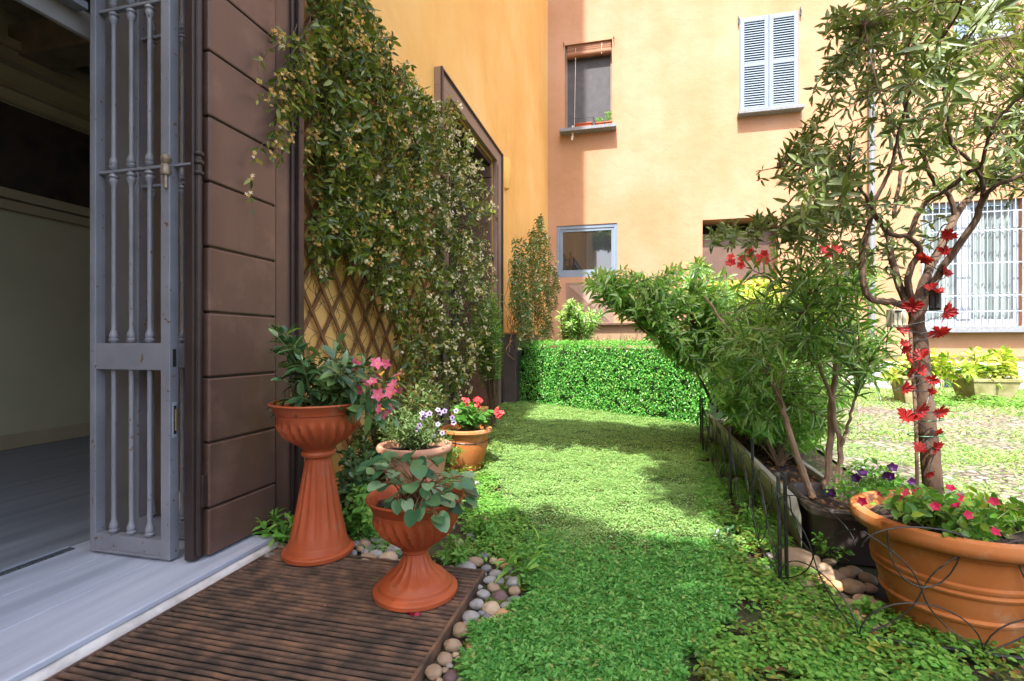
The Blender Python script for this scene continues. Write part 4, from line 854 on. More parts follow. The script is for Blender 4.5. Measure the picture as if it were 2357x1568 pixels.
nrm = np.where(top[:, None], [[0, 0, 1]], np.where(end[:, None], [[-dr.x, -dr.y, 0]], [[-nb_.x, -nb_.y, 0]]))
Nn = nrm + rng.normal(0, .7, (n, 3)) + [0, 0, .2]; Dd = np.cross(nrm, rng.normal(0, 1, (n, 3))) + nrm * .35 + rng.normal(0, .2, (n, 3))
gap = np.array([mnoise.noise((float(a) * 11, float(b) * 11, float(c) * 11)) for a, b, c in P]) > -.36; P, Dd, Nn = P[gap], Dd[gap], Nn[gap]; n = len(P)
ls = LS(); ls.addm(P, Dd, Nn, rng.uniform(.021, .036, n), rng.uniform(.013, .02, n)); ls.build("foliage", M['lf_hedge'], hg, KITE, .1)
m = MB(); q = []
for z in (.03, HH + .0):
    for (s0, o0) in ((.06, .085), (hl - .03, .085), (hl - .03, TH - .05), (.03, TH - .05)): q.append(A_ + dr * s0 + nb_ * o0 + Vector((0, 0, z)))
m.add(q, [(0,3,2,1),(4,5,6,7),(0,1,5,4),(1,2,6,5),(2,3,7,6),(3,0,4,7)]); m.build("dark_core", pm("hedge_core", [(.012, .03, .008), (.03, .07, .015)], 14, .9, .6, 40), hg)  # solid dark box standing in for the shaded inside of the hedge
ls = LS(); mb = MB()
for k in range(130):
    p = A_ + dr * rnd.uniform(.3, hl - .2) + nb_ * rnd.uniform(.1, .5) + Vector((0, 0, HH + .04)); e = p + Vector((rnd.uniform(-.04, .04), 0, rnd.uniform(.05, .16))); stems_of(mb, [p, p.lerp(e, .5), e], .002, .001, 4); leafy(ls, [p, p.lerp(e, .5), e], .02, .009, .012, 'opp', .2)
mb.build("shoot", M['twig'], hg); ls.build("shoot_leaves", M['lf_jas_pale'], hg, KITE)

# ---- oleanders, laurel and the shrubs behind them
def C1(x, y, D): return AT((2780 + x / 1.65) / 1.738, (1150 + y / 1.65) / 1.738, D)
def oleander(label, stems, poly, d0, d1, n, flowers, mat='lf_olean', L=.115, w=.0135, bark='bark_pale', base=None):
    t = thing("oleander_shrub", label, "shrub", stems[0][0][0]); mb = MB(); ls = LS(); nodes = []
    for pts, r0, r1 in stems:
        pp = wob(pts, 5, .006); stems_of(mb, pp, r0, r1, 8); nodes += pp[len(pp)//3:]
    for q in tips(poly, d0, d1, n):
        nd = min(rnd.sample(nodes, min(len(nodes), 14)), key=lambda a: (a - q).length + (.3 if a.z > q.z + .05 else 0)); v = q - nd; l = v.length
        pts = bez(nd, nd.lerp(q, .5) + Vector((0, 0, .12 * l)), q, 7); stems_of(mb, pts, .0045, .002, 5); leafy(ls, pts, L, w, .062, 'whorl', max(.12, 1 - .30 / l) if l > .34 else .1, .62, .22, hang=.08)
    mb.build("stems", M[bark], t, True); ls.build("foliage", M[mat], t, FINE, .14)
    for p in flowers:
        f = LS()
        for _ in range(3): flower(f, p + rv(.03), Vector((-.2, -1, .3)) + rv(.7), .028, 5, .8, .35)
        f.build("flower", M['crimson'] if False else M['redpet'], t, ROUND)
    return t
SA_ = [[C1(785,1400,2.55), C1(650,1050,2.65), C1(590,850,2.7), C1(560,740,2.75), C1(480,580,2.85), C1(360,450,2.95), C1(230,290,3.1), C1(60,60,3.25)], .0175, .007]
SB_ = [[C1(868,1340,2.6), C1(895,1000,2.65), C1(905,740,2.68), C1(940,500,2.7), C1(965,400,2.72), C1(1010,180,2.8), C1(1040,-60,2.85)], .019, .008]
SC_ = [[C1(935,1350,2.58), C1(962,1070,2.6), C1(925,900,2.63), C1(900,720,2.66), C1(820,520,2.7), C1(770,300,2.7), C1(740,60,2.7)], .015, .006]
SD_ = [[C1(962,1070,2.6), C1(1000,940,2.58), C1(1050,760,2.55), C1(1100,580,2.5)], .010, .005]
fl_ = [AT(x, y, 2.7) for x, y in ((1690, 605), (1715, 600), (1735, 590), (1748, 597), (1840, 540), (1905, 570), (1925, 570), (1915, 575))]
oleander("tall oleander with bare pink brown stems rising from the dark trough", [SA_, SB_, SC_, SD_], [(1700,640),(1780,590),(1850,560),(1960,560),(2020,600),(2045,700),(2050,840),(2020,900),(1960,860),(1900,820),(1820,880),(1740,880),(1680,760)], 2.3, 3.2, 112, fl_)
SE_ = [[C1(495,1020,3.5), C1(462,850,3.55), C1(420,640,3.6), C1(380,500,3.6), C1(400,300,3.65)], .014, .006]
SF_ = [[C1(610,980,3.7), C1(612,760,3.75), C1(598,600,3.8), C1(590,430,3.8), C1(560,200,3.9)], .013, .006]
oleander("oleander with dark stems growing out of the long grey planter", [SE_, SF_], [(1640,760),(1700,690),(1800,660),(1900,680),(1970,760),(1980,900),(1930,1000),(1820,985),(1730,985),(1660,920)], 3.1, 4.2, 190, [], bark='bark')
oleander("young leafy oleander shoots at the grey planter's far end", [[[AT(1650, 950, 5.0), AT(1660, 860, 5.0), AT(1650, 760, 4.9)], .012, .005], [[AT(1690, 940, 4.6), AT(1680, 860, 4.6), AT(1640, 780, 4.5)], .01, .005]], [(1600,760),(1640,700),(1720,720),(1740,860),(1680,920),(1640,900),(1610,830)], 4.1, 5.0, 100, [], L=.10, w=.022, bark='bark')
L1 = [[AT(1640, 930, 4.9), AT(1600, 850, 4.7), AT(1540, 800, 4.5), AT(1480, 760, 4.4), AT(1440, 700, 4.4), AT(1400, 650, 4.4)], .014, .005]
L2 = [[AT(1600, 850, 4.7), AT(1590, 760, 4.6), AT(1600, 680, 4.6), AT(1590, 620, 4.6)], .011, .005]
L3 = [[AT(1540, 800, 4.5), AT(1530, 720, 4.5), AT(1500, 660, 4.5)], .009, .004]
oleander("sunlit cherry laurel branch leaning left over the hedge", [L1, L2, L3], [(1345,650),(1370,605),(1420,612),(1480,640),(1560,615),(1610,600),(1690,640),(1700,800),(1650,880),(1580,850),(1500,785),(1440,730),(1380,715)], 4.1, 4.9, 340, [], 'lf_laurel', .10, .027, 'bark')
fan_plant("leafy_shrub", "yellow green spotted shrub in full sun behind the oleanders", AT(1720, 900, 6.9), tips([(1640,700),(1660,650),(1760,640),(1860,650),(1980,670),(1980,780),(1800,800),(1660,780)], 6.2, 7.4, 260), .13, .05, .07, 'opp', M['lf_aucuba'], stem=M['twig'], r=.008, t0=.55, lift=.1)
fan_plant("leafy_shrub", "bright green low shrub glimpsed through the oleander stems", AT(1800, 960, 5.2), tips([(1680,800),(1760,770),(1900,780),(1960,840),(1960,930),(1860,960),(1740,950),(1680,900)], 4.7, 5.6, 170), .075, .032, .045, 'opp', M['lf_hedge'], stem=M['twig'], r=.005, t0=.45, lift=.1)
for (x, y, z, w), poly, lab in ((T1, [(2208,870),(2205,830),(2240,805),(2300,803),(2340,815),(2345,850),(2330,885),(2270,880)], "yellow speckled laurel filling the mossy concrete tub"), (T2, [(2030,870),(2060,820),(2110,805),(2190,808),(2225,830),(2200,880),(2140,890),(2080,880)], "speckled laurel in the tub behind the olive trunk")):
    D = 7.7; fan_plant("spotted_laurel", lab, (x, y, z), tips(poly, D - .25, D + .25, 80), .14, .062, .07, 'opp', M['lf_aucuba'], stem=M['twig'], r=.006, t0=.5, lift=.1)
fan_plant("leafy_shrub", "low bushy green shoots filling the grey planter's far half", [(.93, 3.6, .2), (.93, 4.2, .2), (.93, 4.8, .2), (.95, 5.2, .2)], tips([(1625,900),(1660,850),(1760,860),(1880,930),(1900,1030),(1800,1030),(1720,995),(1650,950)], 3.2, 5.2, 190), .06, .02, .035, 'opp', M['lf_weed'], stem=M['twig'], r=.003, t0=.4, lift=.1)
# flowers and leaves in the trough
t = fan_plant("petunia_plant", "dark purple petunias trailing from the dark trough behind the olive pot", (1.25, 2.62, .24), tips([(1890,1140),(1920,1080),(1980,1060),(2040,1070),(2080,1100),(2040,1140),(1960,1150)], 2.1, 2.5, 60), .035, .015, .02, 'alt', M['lf_weed'], r=.0022, t0=.2, lift=.1, tmpl=KITE)
for x, y in [(540,735),(655,718),(680,725),(690,690),(770,750),(443,795),(565,715)]:
    ls = LS(); flower(ls, AT((2900 + x / 1.0285) / 1.738, (1200 + y / 1.0285) / 1.738, 2.1), Vector((-.3, -1, .2)) + rv(.5), .024, 5, .85, .5); ls.build("flower", M['violet'], t, ROUND)

# ================================================================== OLIVE
ol = thing("olive_tree", "olive tree growing in the large terracotta pot", "tree", (OPb[0], OPb[1], .34)); mb = MB()
def tb(l): return [AT(*p) for p in l]
TR = tb([(2156,1215,1.80),(2142,1060,1.79),(2132,960,1.79),(2122,860,1.79),(2114,770,1.79),(2106,715,1.79)])
mb.tube(wob(TR, 5, .002), [.032 - .00035 * i for i in range(26)], 14); 
tk = mb.build("trunk", M['bark'], ol, True)
BR = [([(2108,720,1.79),(2060,697,1.77),(2010,690,1.74),(1988,655,1.73),(1986,570,1.72),(2000,520,1.72),(2020,450,1.7),(2045,400,1.68),(2058,350,1.66)], .017, .006),
 ([(2100,715,1.79),(2070,660,1.82),(2052,590,1.86),(2040,530,1.9),(1990,470,1.98),(1940,420,2.05),(1890,390,2.12),(1840,380,2.2)], .019, .006),
 ([(2108,710,1.79),(2090,660,1.79),(2100,610,1.78),(2118,575,1.76),(2090,545,1.74),(2050,540,1.72),(2020,500,1.7),(1985,440,1.66),(1950,400,1.62)], .016, .005),
 ([(2112,710,1.79),(2125,650,1.8),(2170,560,1.83),(2200,500,1.86),(2235,450,1.88),(2290,400,1.9),(2340,340,1.92),(2420,280,1.95)], .022, .008),
 ([(2118,720,1.79),(2145,660,1.76),(2180,600,1.72),(2240,520,1.66),(2262,460,1.62),(2290,430,1.58),(2357,400,1.54)], .019, .007),
 ([(2200,500,1.86),(2185,450,1.85),(2150,420,1.84),(2130,370,1.82),(2100,300,1.8),(2080,220,1.78),(2090,120,1.76),(2110,20,1.74)], .012, .004),
 ([(2090,545,1.74),(2130,470,1.7),(2190,430,1.65),(2230,395,1.6),(2260,380,1.56),(2275,320,1.5),(2300,270,1.46),(2357,220,1.42)], .011, .004),
 ([(2058,350,1.66),(2075,280,1.62),(2100,200,1.55),(2150,120,1.46),(2200,40,1.38),(2230,-40,1.3)], .007, .003),
 ([(2058,500,1.72),(2070,420,1.75),(2075,360,1.8),(2040,260,1.86),(2010,160,1.9),(1990,60,1.95)], .009, .003),
 ([(2262,460,1.62),(2258,410,1.6),(2230,370,1.58),(2190,330,1.5),(2180,260,1.42),(2170,180,1.34)], .009, .003),
 ([(1990,470,1.98),(1900,500,2.1),(1820,520,2.2),(1740,530,2.3),(1670,535,2.36)], .007, .0025),
 ([(1840,380,2.2),(1790,385,2.28),(1740,395,2.34)], .005, .002), ([(2290,400,1.9),(2330,430,1.95),(2400,450,2.0)], .008, .004)]
nodes = []; mb = MB()
for l, r0, r1 in BR:
    pp = wob(tb(l), 5, .0025); stems_of(mb, pp, r0 * .78, r1 * .8, 8); nodes += pp[4:]
mb.build("limbs", M['bark'], ol, True)
OPOLY = [(1985,70),(1990,-40),(2450,-40),(2450,430),(2330,420),(2280,370),(2220,440),(2150,470),(2080,490),(1990,540),(1930,560),(1850,520),(1790,460),(1800,370),(1850,300),(1900,230),(1960,170),(1930,110)]
ls = LS(); mb = MB()
def otw(q, L, w, step, mx):
    nd = min(nodes, key=lambda a: (a - q).length); v = q - nd; l = v.length
    st = nd if l < mx else q - v.normalized() * mx
    if l >= mx: mb.tube(bez(nd, nd.lerp(st, .5) + Vector((0, 0, .05)), st, 5), [.003, .003, .0027, .0025, .0023, .002], 5)
    pts = bez(st, st.lerp(q, .5) + rv(.04) + Vector((0, 0, .04)), q, 7); stems_of(mb, pts, .0022, .0011, 5); leafy(ls, pts, L, w, step, 'opp', .1, .75, .1)
for q in tips(OPOLY, 1.35, 2.5, 270): otw(q, .047, .0145, .031, .30)
for q in tips([(1620,565),(1615,540),(1680,520),(1760,500),(1850,470),(1900,520),(1900,590),(1830,620),(1740,590)], 2.1, 2.5, 44): otw(q, .046, .0145, .028, .24)
for q in tips([(1850,480),(2000,520),(2080,560),(2060,640),(1960,640),(1850,600)], 1.7, 2.2, 34) + tips([(2130,440),(2357,300),(2420,470),(2250,470)], 1.5, 2.1, 26): otw(q, .045, .014, .03, .25)
for q in tips([(1720,400),(1740,375),(1800,370),(1860,330),(1880,260),(1850,260),(1900,150),(1890,40),(1930,20),(1980,100),(1960,240),(1900,400),(1800,440)], 2.0, 2.4, 34): otw(q, .048, .015, .028, .28)
for q in tips([(2050,60),(2200,40),(2220,240),(2080,260)], 1.12, 1.3, 8) + tips([(2280,-20),(2357,-20),(2357,60),(2290,60)], 1.1, 1.2, 3): otw(q, .056, .014, .034, .2)
mb.build("twigs", M['twig'], ol, True); ls.build("crown", M['lf_olive'], ol, FINE, .05)
st = thing("bamboo_stake", "thin cane stake tied beside the olive trunk", "stake", G(2112, 1200, .38)); c = [AT(2112, 1140, 1.74), AT(2108, 960, 1.745), AT(2095, 760, 1.75)]
MB().tube(c, .006, 8).build("cane", M['bark_pale'], st, True)
m = MB()
for y in (965, 1000): 
    p = AT(2130, y, 1.78); m.tube([(p.x + .052 * math.cos(a), p.y + .045 * math.sin(a), p.z + .004 * math.cos(a)) for a in [i * .35 for i in range(19)]], .002, 5)
m.build("tie", pm("green_tie", [(.02, .12, .05), (.03, .16, .07)], 9, .5), st)
# red maple-leaf light garland
gl = thing("leaf_garland", "garland of red artificial maple leaves wound up the olive trunk", "garland", AT(2130, 900, 1.72))
H_ = [(.03,-.75),(.05,-.36),(.40,-.42),(.34,-.20),(.66,-.16),(.58,-.02),(.92,.20),(.66,.30),(.74,.52),(.50,.48),(.44,.62),(.18,.40),(.24,.76),(.10,.74)]; OUT = H_ + [(0, 1)] + [(-a, b) for a, b in H_[::-1]]
pts_ = []
def C5(x, y): return (3496 + x / 2.613) / 1.738, (1100 + y / 2.613) / 1.738
def C6(x, y): return (3350 + x / 2.413) / 1.738, (750 + y / 2.413) / 1.738
def C4r(x, y): return (2900 + x / 1.0285) / 1.738, (1200 + y / 1.0285) / 1.738
ML = [(*C5(400,340),.040),(*C5(770,400),.045),(*C5(300,570),.040),(*C5(690,610),.040),(*C5(330,720),.026),(*C5(330,790),.030),(*C5(480,840),.040),(*C5(390,880),.030),(*C5(500,1005),.038),(*C5(390,1040),.030),(*C5(605,1110),.026),(*C5(610,1225),.020),(*C5(340,1200),.033),(*C5(340,1480),.040),(*C5(500,1440),.044),(*C5(700,1450),.038),
      (*C6(1060,470),.034),(*C6(840,700),.040),(*C6(1040,620),.032),(*C6(1060,820),.034),(*C6(900,960),.026),(*C6(985,990),.026),(*C4r(880,550),.022),(*C4r(810,612),.034),(*C4r(872,617),.038),(*C4r(842,722),.024)]
for (x, y, r) in ML:
    p = AT(x, y, 1.70 + rnd.uniform(-.03, .02)); n = Vector((.25, -1, .2)) + rv(1.0); n.normalize(); e = n.cross(Vector((rnd.uniform(-.8, .8), 0, 1))).normalized(); g_ = e.cross(n)
    v = [p + n * (-.012)] + [p + e * a * r + g_ * b * r + n * (.18 * r * (abs(a) - .3) + .1 * r * math.sin(b * 4 + x)) for a, b in OUT]; k = len(OUT)
    m = MB().add(v, [(0, 1 + i, 1 + (i + 1) % k) for i in range(k)]); m.build("leaf", M['maple'], gl); pts_.append(p)
cr = sorted(pts_, key=lambda a: a.z); m = MB(); m.tube(wob([p + Vector((0, .012, 0)) for p in cr], 4, .006), .0016, 5)
m.tube(wob(tb([(2080,690,1.7),(2050,720,1.7),(2040,800,1.71),(2060,830,1.72),(2100,860,1.72),(2060,900,1.71)]), 5, .004), .0014, 5); m.build("cord", M['iron'], gl)
def boxlamp(label, px, py, w, h, D, rot, mat, slats):
    c = AT(px, py, D); t = thing("battery_box", label, "battery box", c); m = MB(); n = 0
    ca, sa = math.cos(rot), math.sin(rot)
    def tr_(v): return [(c.x + x * ca - y * sa, c.y + x * sa + y * ca, c.z + z) for x, y, z in v]
    b = MB().box(-w/2, -.014, -h/2, w/2, .014, h/2); b.v = tr_(b.v); b.build("case", mat, t, bevel=.003)
    s = MB()
    for i in range(slats): s.box(-w/2 + w*(i+.15)/slats, -.019, -h*.42, -w/2 + w*(i+.85)/slats, -.0145, h*.30)
    s.v = tr_(s.v); s.build("cover", mat, t, bevel=.002)
    k = MB().box(-w*.3, -.022, h*.34, w*.1, -.0145, h*.44); k.v = tr_(k.v); k.build("switch", M['iron'], t, bevel=.001)
    MB().tube([c + Vector((0, 0, h/2)), c + Vector((.01, 0, h/2 + .03)), AT(2105, 700, 1.72)], .0015, 5).build("cord", M['iron'], t)
boxlamp("cream battery box hanging left of the olive trunk", 2062, 733, .048, .06, 1.70, .25, pm("cream_plastic", [(.42, .40, .28), (.48, .46, .33)], 5, .5), 3)
boxlamp("black battery box hanging right of the olive fork", 2152, 690, .033, .072, 1.71, -.5, M['iron'], 2)
# impatiens in the olive pot
t = fan_plant("impatiens_plant", "crimson busy lizzies with round leaves under the olive tree", [(OPb[0] + .13 * math.cos(a), OPb[1] + .13 * math.sin(a), .34) for a in (.3, 1.4, 2.5, 3.6, 4.7, 5.8)], tips([(2010,1160),(2040,1130),(2120,1120),(2220,1130),(2320,1150),(2420,1180),(2400,1250),(2300,1245),(2180,1230),(2080,1200)], 1.56, 1.95, 120), .036, .022, .024, 'alt', M['lf_imp'], r=.002, t0=.3, lift=.1)
for x, y in [(645,795),(565,828),(735,790),(795,793),(928,775),(945,840),(865,850),(998,885),(1110,955),(1105,830),(960,815),(710,808)]:
    ls = LS(); flower(ls, AT((2900 + x / 1.0285) / 1.738, (1200 + y / 1.0285) / 1.738, rnd.uniform(1.55, 1.65)), Vector((-.3, -1, .5)) + rv(.6), .017, 5, .8, .35); ls.build("flower", M['crimson'], t, ROUND)

# ================================================================== WIRE EDGING
wf_ = thing("wire_edging", "low black wire lattice edging on stakes along the planters and pot", "garden fence", (.6, 3, 0))
corners = [Vector((.62, 4.97, .045)), Vector((.60, 3.38, .0)), Vector((.59, 2.26, .0)), Vector((.73, 1.89, -.005)), Vector((1.75, 1.855, -.005))]
hts = .42
def panel(a, b, n, lean):
    m = MB(); d = (b - a) / n
    def P(s, z, off=0): return a + d * s + Vector((0, 0, 1)) * z + lean * z
    m.tube([P(0, .03), P(n, .03)], .0055, 8)
    for i in range(n):
        for (f0, f1) in ((0, 1), (1, 0)):
            m.tube([P(i + f0 + (f1 - f0) * (t + .10 * math.sin(2 * math.pi * t)), .03 + (hts * .93 - .03) * t) for t in [k / 14 for k in range(15)]], .0024, 6)
        m.tube([P(i + .5 - .5 * math.cos(t), hts * .80 + hts * .20 * math.sin(t)) for t in [math.pi * k / 14 for k in range(15)]], .0024, 6)
        m.tube([P(i + .5 - .5 * math.cos(t), hts * .33 * math.sin(t) + .03) for t in [math.pi * k / 14 for k in range(15)]], .0024, 6)
        m.tube([P(i + .5 - .30 * math.cos(t), hts * .95 - hts * .42 * math.sin(t)) for t in [math.pi * k / 12 for k in range(13)]], .0024, 6)
    return m
for a, b, n, le in ((0, 1, 4, (-.05, 0, 0)), (1, 2, 3, (-.04, 0, 0)), (2, 3, 1, (-.05, -.05, 0)), (3, 4, 3, (0, -.08, 0))):
    panel(corners[a], corners[b], n, Vector(le)).build("lattice", M['iron'], wf_, True)
for p in (corners[0], Vector((.61, 4.75, .04)), corners[1], Vector((.66, 3.05, 0)), corners[2], corners[2] + Vector((.028, .012, 0))):
    m = MB(); q = p + Vector((-.012, -.01, .46)); m.tube([p - Vector((0, 0, .03)), q], .0075, 10); m.lathe([(0, -.012), (.009, -.012), (.0105, 0), (.009, .008), (0, .012)], q, 10); m.build("stake", M['iron'], wf_, True)
# ================================================================== STONES
STN = {'grey': [(.21, .205, .20), (.29, .285, .28), (.25, .24, .23)], 'dark grey': [(.12, .122, .13), (.18, .18, .185), (.14, .138, .14)], 'tan': [(.24, .17, .11), (.31, .225, .15), (.26, .19, .14)],
       'cream': [(.38, .29, .19), (.45, .35, .25), (.40, .31, .20)], 'purple brown': [(.10, .06, .065), (.15, .095, .10), (.12, .08, .08)], 'orange': [(.45, .24, .10), (.52, .31, .16), (.44, .28, .17)]}
SM = {k: pm("stone_" + k.replace(' ', '_'), v, 24, .72, .35, 130, dist=.003) for k, v in STN.items()}
def stone_mesh(seed):
    import bmesh
    bm = bmesh.new(); bmesh.ops.create_icosphere(bm, subdivisions=3, radius=1)
    for v in bm.verts:
        n = mnoise.noise(v.co * .9 + Vector((seed * 7.3, 0, 0))); n2 = mnoise.noise(v.co * 2.2 + Vector((0, seed * 3.1, 0))); v.co *= 1 + .22 * n + .06 * n2
    me = bpy.data.meshes.new("stone"); bm.to_mesh(me); bm.free(); me.polygons.foreach_set("use_smooth", [True] * len(me.polygons)); return me
SHP = {}
ORD = ["first", "second", "third", "fourth", "fifth", "sixth", "seventh", "eighth", "ninth", "tenth", "eleventh", "twelfth", "thirteenth", "fourteenth", "fifteenth", "sixteenth", "seventeenth", "eighteenth", "nineteenth", "twentieth"]; ORD += ["twenty-" + o for o in ORD[:9]] + ["thirtieth"] + ["thirty-" + o for o in ORD[:9]] + ["fortieth"] + ["forty-" + o for o in ORD[:9]]
def stones(name, lst, conv, k, group, where):
    """lst: (x, y, radius, colour) in a measuring crop"""
    cnt = {}
    for i, (x, y, r, c, lab) in enumerate(sorted([(*a, None) if len(a) == 4 else a for a in lst], key=lambda a: -a[1])):
        sh = (c, i % 4)
        if sh not in SHP: SHP[sh] = stone_mesh(hash(c) % 7 + i % 4 if False else sum(map(ord, c)) % 7 + (i % 4) * 1.7); SHP[sh].materials.append(SM[c])
        px, py = conv(x, y); p = G(px, py + r / k * .25); D = (p.x * -SA + p.y * CA); s = r / k / FPX * D
        o = bpy.data.objects.new(name, SHP[sh]); COL.objects.link(o); fl = rnd.uniform(.55, .72)
        o.scale = (s * rnd.uniform(.98, 1.1), s * rnd.uniform(.75, .95), s * fl); o.rotation_euler = (rnd.uniform(-.15, .15), rnd.uniform(-.15, .15), rnd.uniform(-.5, .5)); o.location = (p.x, p.y, p.z + s * fl * .38)
        cnt[c] = cnt.get(c, 0) + 1
        tag(o, lab or f"{c} {name.replace('_', ' ')} {where}, {ORD[cnt[c]-1]} {c} one counted upward", "stone", group)
def c4(x, y): return (900 + x / 1.0283) / 1.738, (1200 + y / 1.0283) / 1.738
PB = [(1185,1165,31,'grey'),(1190,1195,26,'tan'),(1062,1210,30,'grey'),(1130,1217,33,'purple brown'),(1103,1185,26,'tan'),(1192,1237,29,'dark grey'),(1037,1253,31,'grey'),(1095,1268,38,'cream'),(1160,1262,33,'grey'),
 (1010,1303,37,'grey'),(1152,1300,38,'orange'),(970,1362,41,'tan'),(1050,1367,36,'tan'),(1132,1398,42,'dark grey'),(937,1420,36,'tan'),(1032,1428,39,'orange'),(1087,1460,41,'grey'),(1155,1468,30,'dark grey'),(905,1475,34,'tan'),(1003,1512,45,'cream'),(1067,1499,36,'cream'),
 (860,1530,37,'tan'),(930,1552,36,'purple brown'),(987,1562,34,'grey'),(1095,1415,24,'grey'),(1045,1330,20,'tan'),(1130,1340,18,'grey'),
 (585,1068,38,'tan'),(548,962,30,'tan'),(620,1048,32,'grey'),(675,1058,35,'cream'),(700,1032,37,'grey'),(665,1080,26,'tan'),(715,1084,26,'tan'),(575,1002,27,'tan'),(600,1022,22,'dark grey'),(540,1003,24,'grey'),
 (995,1107,45,'grey'),(1030,1077,32,'tan'),(965,1082,27,'dark grey'),(1112,1125,26,'grey'),(930,1112,28,'tan'),(1140,1085,30,'orange'),(520,1040,24,'grey'),(645,1022,26,'dark grey'),(1162,1112,22,'dark grey'),(1066,1052,24,'dark grey'),(1090,1150,27,'grey'),(1000,1040,24,'tan'),(1075,1105,22,'dark grey'),(960,1055,20,'grey'),
 (1030,760,24,'grey'),(1040,720,20,'tan'),(960,1000,22,'tan'),(1010,970,20,'grey'),(1150,990,20,'tan')]
band = [(1010,1575),(860,1575),(985,1330),(1050,1160),(930,1130),(960,1040),(1090,1040),(1180,1090),(1215,1180),(1205,1300),(1165,1420),(1130,1575)]; band2 = [(520,960),(600,960),(740,1040),(740,1095),(560,1080),(505,1040)]
for bnd, nn in ((band, 46), (band2, 14)):
    k = 0; tr = 0
    while k < nn and tr < 4000:
        tr += 1; x, y, r = rnd.uniform(500, 1220), rnd.uniform(950, 1575), rnd.uniform(13, 25)
        if inpoly(x, y, bnd) and all(math.hypot(x - a[0], (y - a[1]) * 1.5) > (r + a[2]) * .85 for a in PB): PB.append((x, y, r, rnd.choice(['grey', 'tan', 'tan', 'dark grey', 'grey', 'cream']))); k += 1
stones("river_pebble", PB, c4, 1.787, "river pebbles around the rusty grate", "by the grate")
stones("river_pebble", [(185,1063,33,'dark grey',"dark grey pebble with white veins touching the kerb end and tall urn"), (222,1022,31,'tan',"tan upright pebble against the threshold's end behind the dark pebble")], c4, 1.787, "river pebbles around the rusty grate", "")
def c4r(x, y): return (2900 + x / 1.0285) / 1.738, (1200 + y / 1.0285) / 1.738
FS = [(312,1078,82,'tan',"largest tan boulder beside the dark trough and paired stakes"),(325,1163,40,'cream'),(385,1152,34,'orange'),(450,1137,43,'tan'),(505,1127,34,'tan'),(535,1113,28,'tan'),(450,1175,36,'orange'),(525,1182,45,'tan'),(590,1147,34,'tan'),(575,1238,46,'tan'),(625,1257,34,'tan'),(458,1268,43,'purple brown'),(515,1262,42,'tan'),(560,1308,42,'orange'),(370,1332,42,'cream'),(265,1243,38,'tan'),(405,1108,33,'tan'),(430,1080,24,'tan'),(350,1218,38,'tan'),(592,1183,32,'tan'),(250,1172,32,'tan'),(182,1057,24,'grey'),(200,1142,30,'tan'),(160,1105,24,'grey'),(600,1340,30,'tan'),(650,1330,28,'tan'),(395,1265,34,'tan'),(160,955,26,'cream'),(190,1000,24,'tan'),(130,940,20,'cream'),(70,800,16,'cream'),(95,870,18,'grey'),(50,740,14,'grey'),(180,1435,26,'grey')]
stones("garden_stone", FS, c4r, 1.787, "garden stones around the large terracotta pot", "near the big pot")

# ================================================================== GROUND COVER
def fld(p, s, z=0.): return mnoise.noise((p[0] * s, p[1] * s, z))
LPOLY = LW
def lawn_h(x, y): return gz(x, y) + .014 + .015 * fld((x, y), 5) + .012 * fld((x, y), 17, 4)
xs = np.arange(-2.0, 1.1, .035); ys = np.arange(.9, 8.0, .035); vid = {}; v = []; f = []
def vv(i, j):
    if (i, j) not in vid: vid[(i, j)] = len(v); v.append((xs[i], ys[j], lawn_h(xs[i], ys[j])))
    return vid[(i, j)]
gx, gy = np.meshgrid(xs[:-1] + .0175, ys[:-1] + .0175, indexing='ij'); ins = inpoly_np(gx.ravel() + .04 * np.sin(gy.ravel() * 9), gy.ravel(), LPOLY).reshape(gx.shape)
for i in range(len(xs) - 1):
    for j in range(len(ys) - 1):
        if ins[i, j]: f.append((vv(i, j), vv(i+1, j), vv(i+1, j+1), vv(i, j+1)))
me = bpy.data.meshes.new("turf"); me.from_pydata(v, [], f); o = link("turf", me, M['turf'], None, True); o["kind"] = "structure"
def cover(name, mat, n, region, hfun, L0, L1, w, up, label_kind="stuff", tmpl=KITE, hgt=(.0, .03), dens=None, patch=None, cl=1, cr=.02, flat=.5, lean=(0, 0, 0)):
    """ground cover: small leaves, cl of them round each little stem"""
    P, D, N, Ls, Ws = [], [], [], [], []; x0, x1, y0, y1 = region; k = 0; tries = 0
    while k < n and tries < 40:
        tries += 1; m_ = 20000; X = rng.uniform(x0, x1, m_); Y = rng.uniform(y0, y1, m_); ok = patch(X, Y); X, Y = X[ok], Y[ok]
        if dens is not None:
            dd = np.array([dens(a, b) for a, b in zip(X, Y)]); kk = rng.random(len(X)) < dd; X, Y = X[kk], Y[kk]
        for a, b in zip(X, Y):
            if k >= n: break
            k += 1; z = hfun(a, b); h = rng.uniform(*hgt); an = rng.uniform(0, 6.28); s = rng.uniform(L0, L1)
            for q in range(cl):
                t = an + q * 6.283 / cl + rng.uniform(-.4, .4); c_, s_ = math.cos(t), math.sin(t); sc = s * rng.uniform(.75, 1.2)
                P.append((a + c_ * cr * rng.random(), b + s_ * cr * rng.random(), z + h * (1 if q < 3 else .6))); D.append((c_ + lean[0], s_ + lean[1], up * rng.uniform(-.3, 1) + lean[2])); N.append((rng.normal(0, flat * .5), rng.normal(0, flat * .5), 1)); Ls.append(sc); Ws.append(sc * w)
    ls = LS(); ls.addm(np.array(P), np.array(D), np.array(N), np.array(Ls), np.array(Ws)); o = ls.build(name, mat, None, tmpl, .1); o["kind"] = label_kind; return o
def lp(X, Y): return inpoly_np(X + .05 * np.sin(Y * 9) + .03 * np.sin(Y * 31 + X * 9), Y, LPOLY)
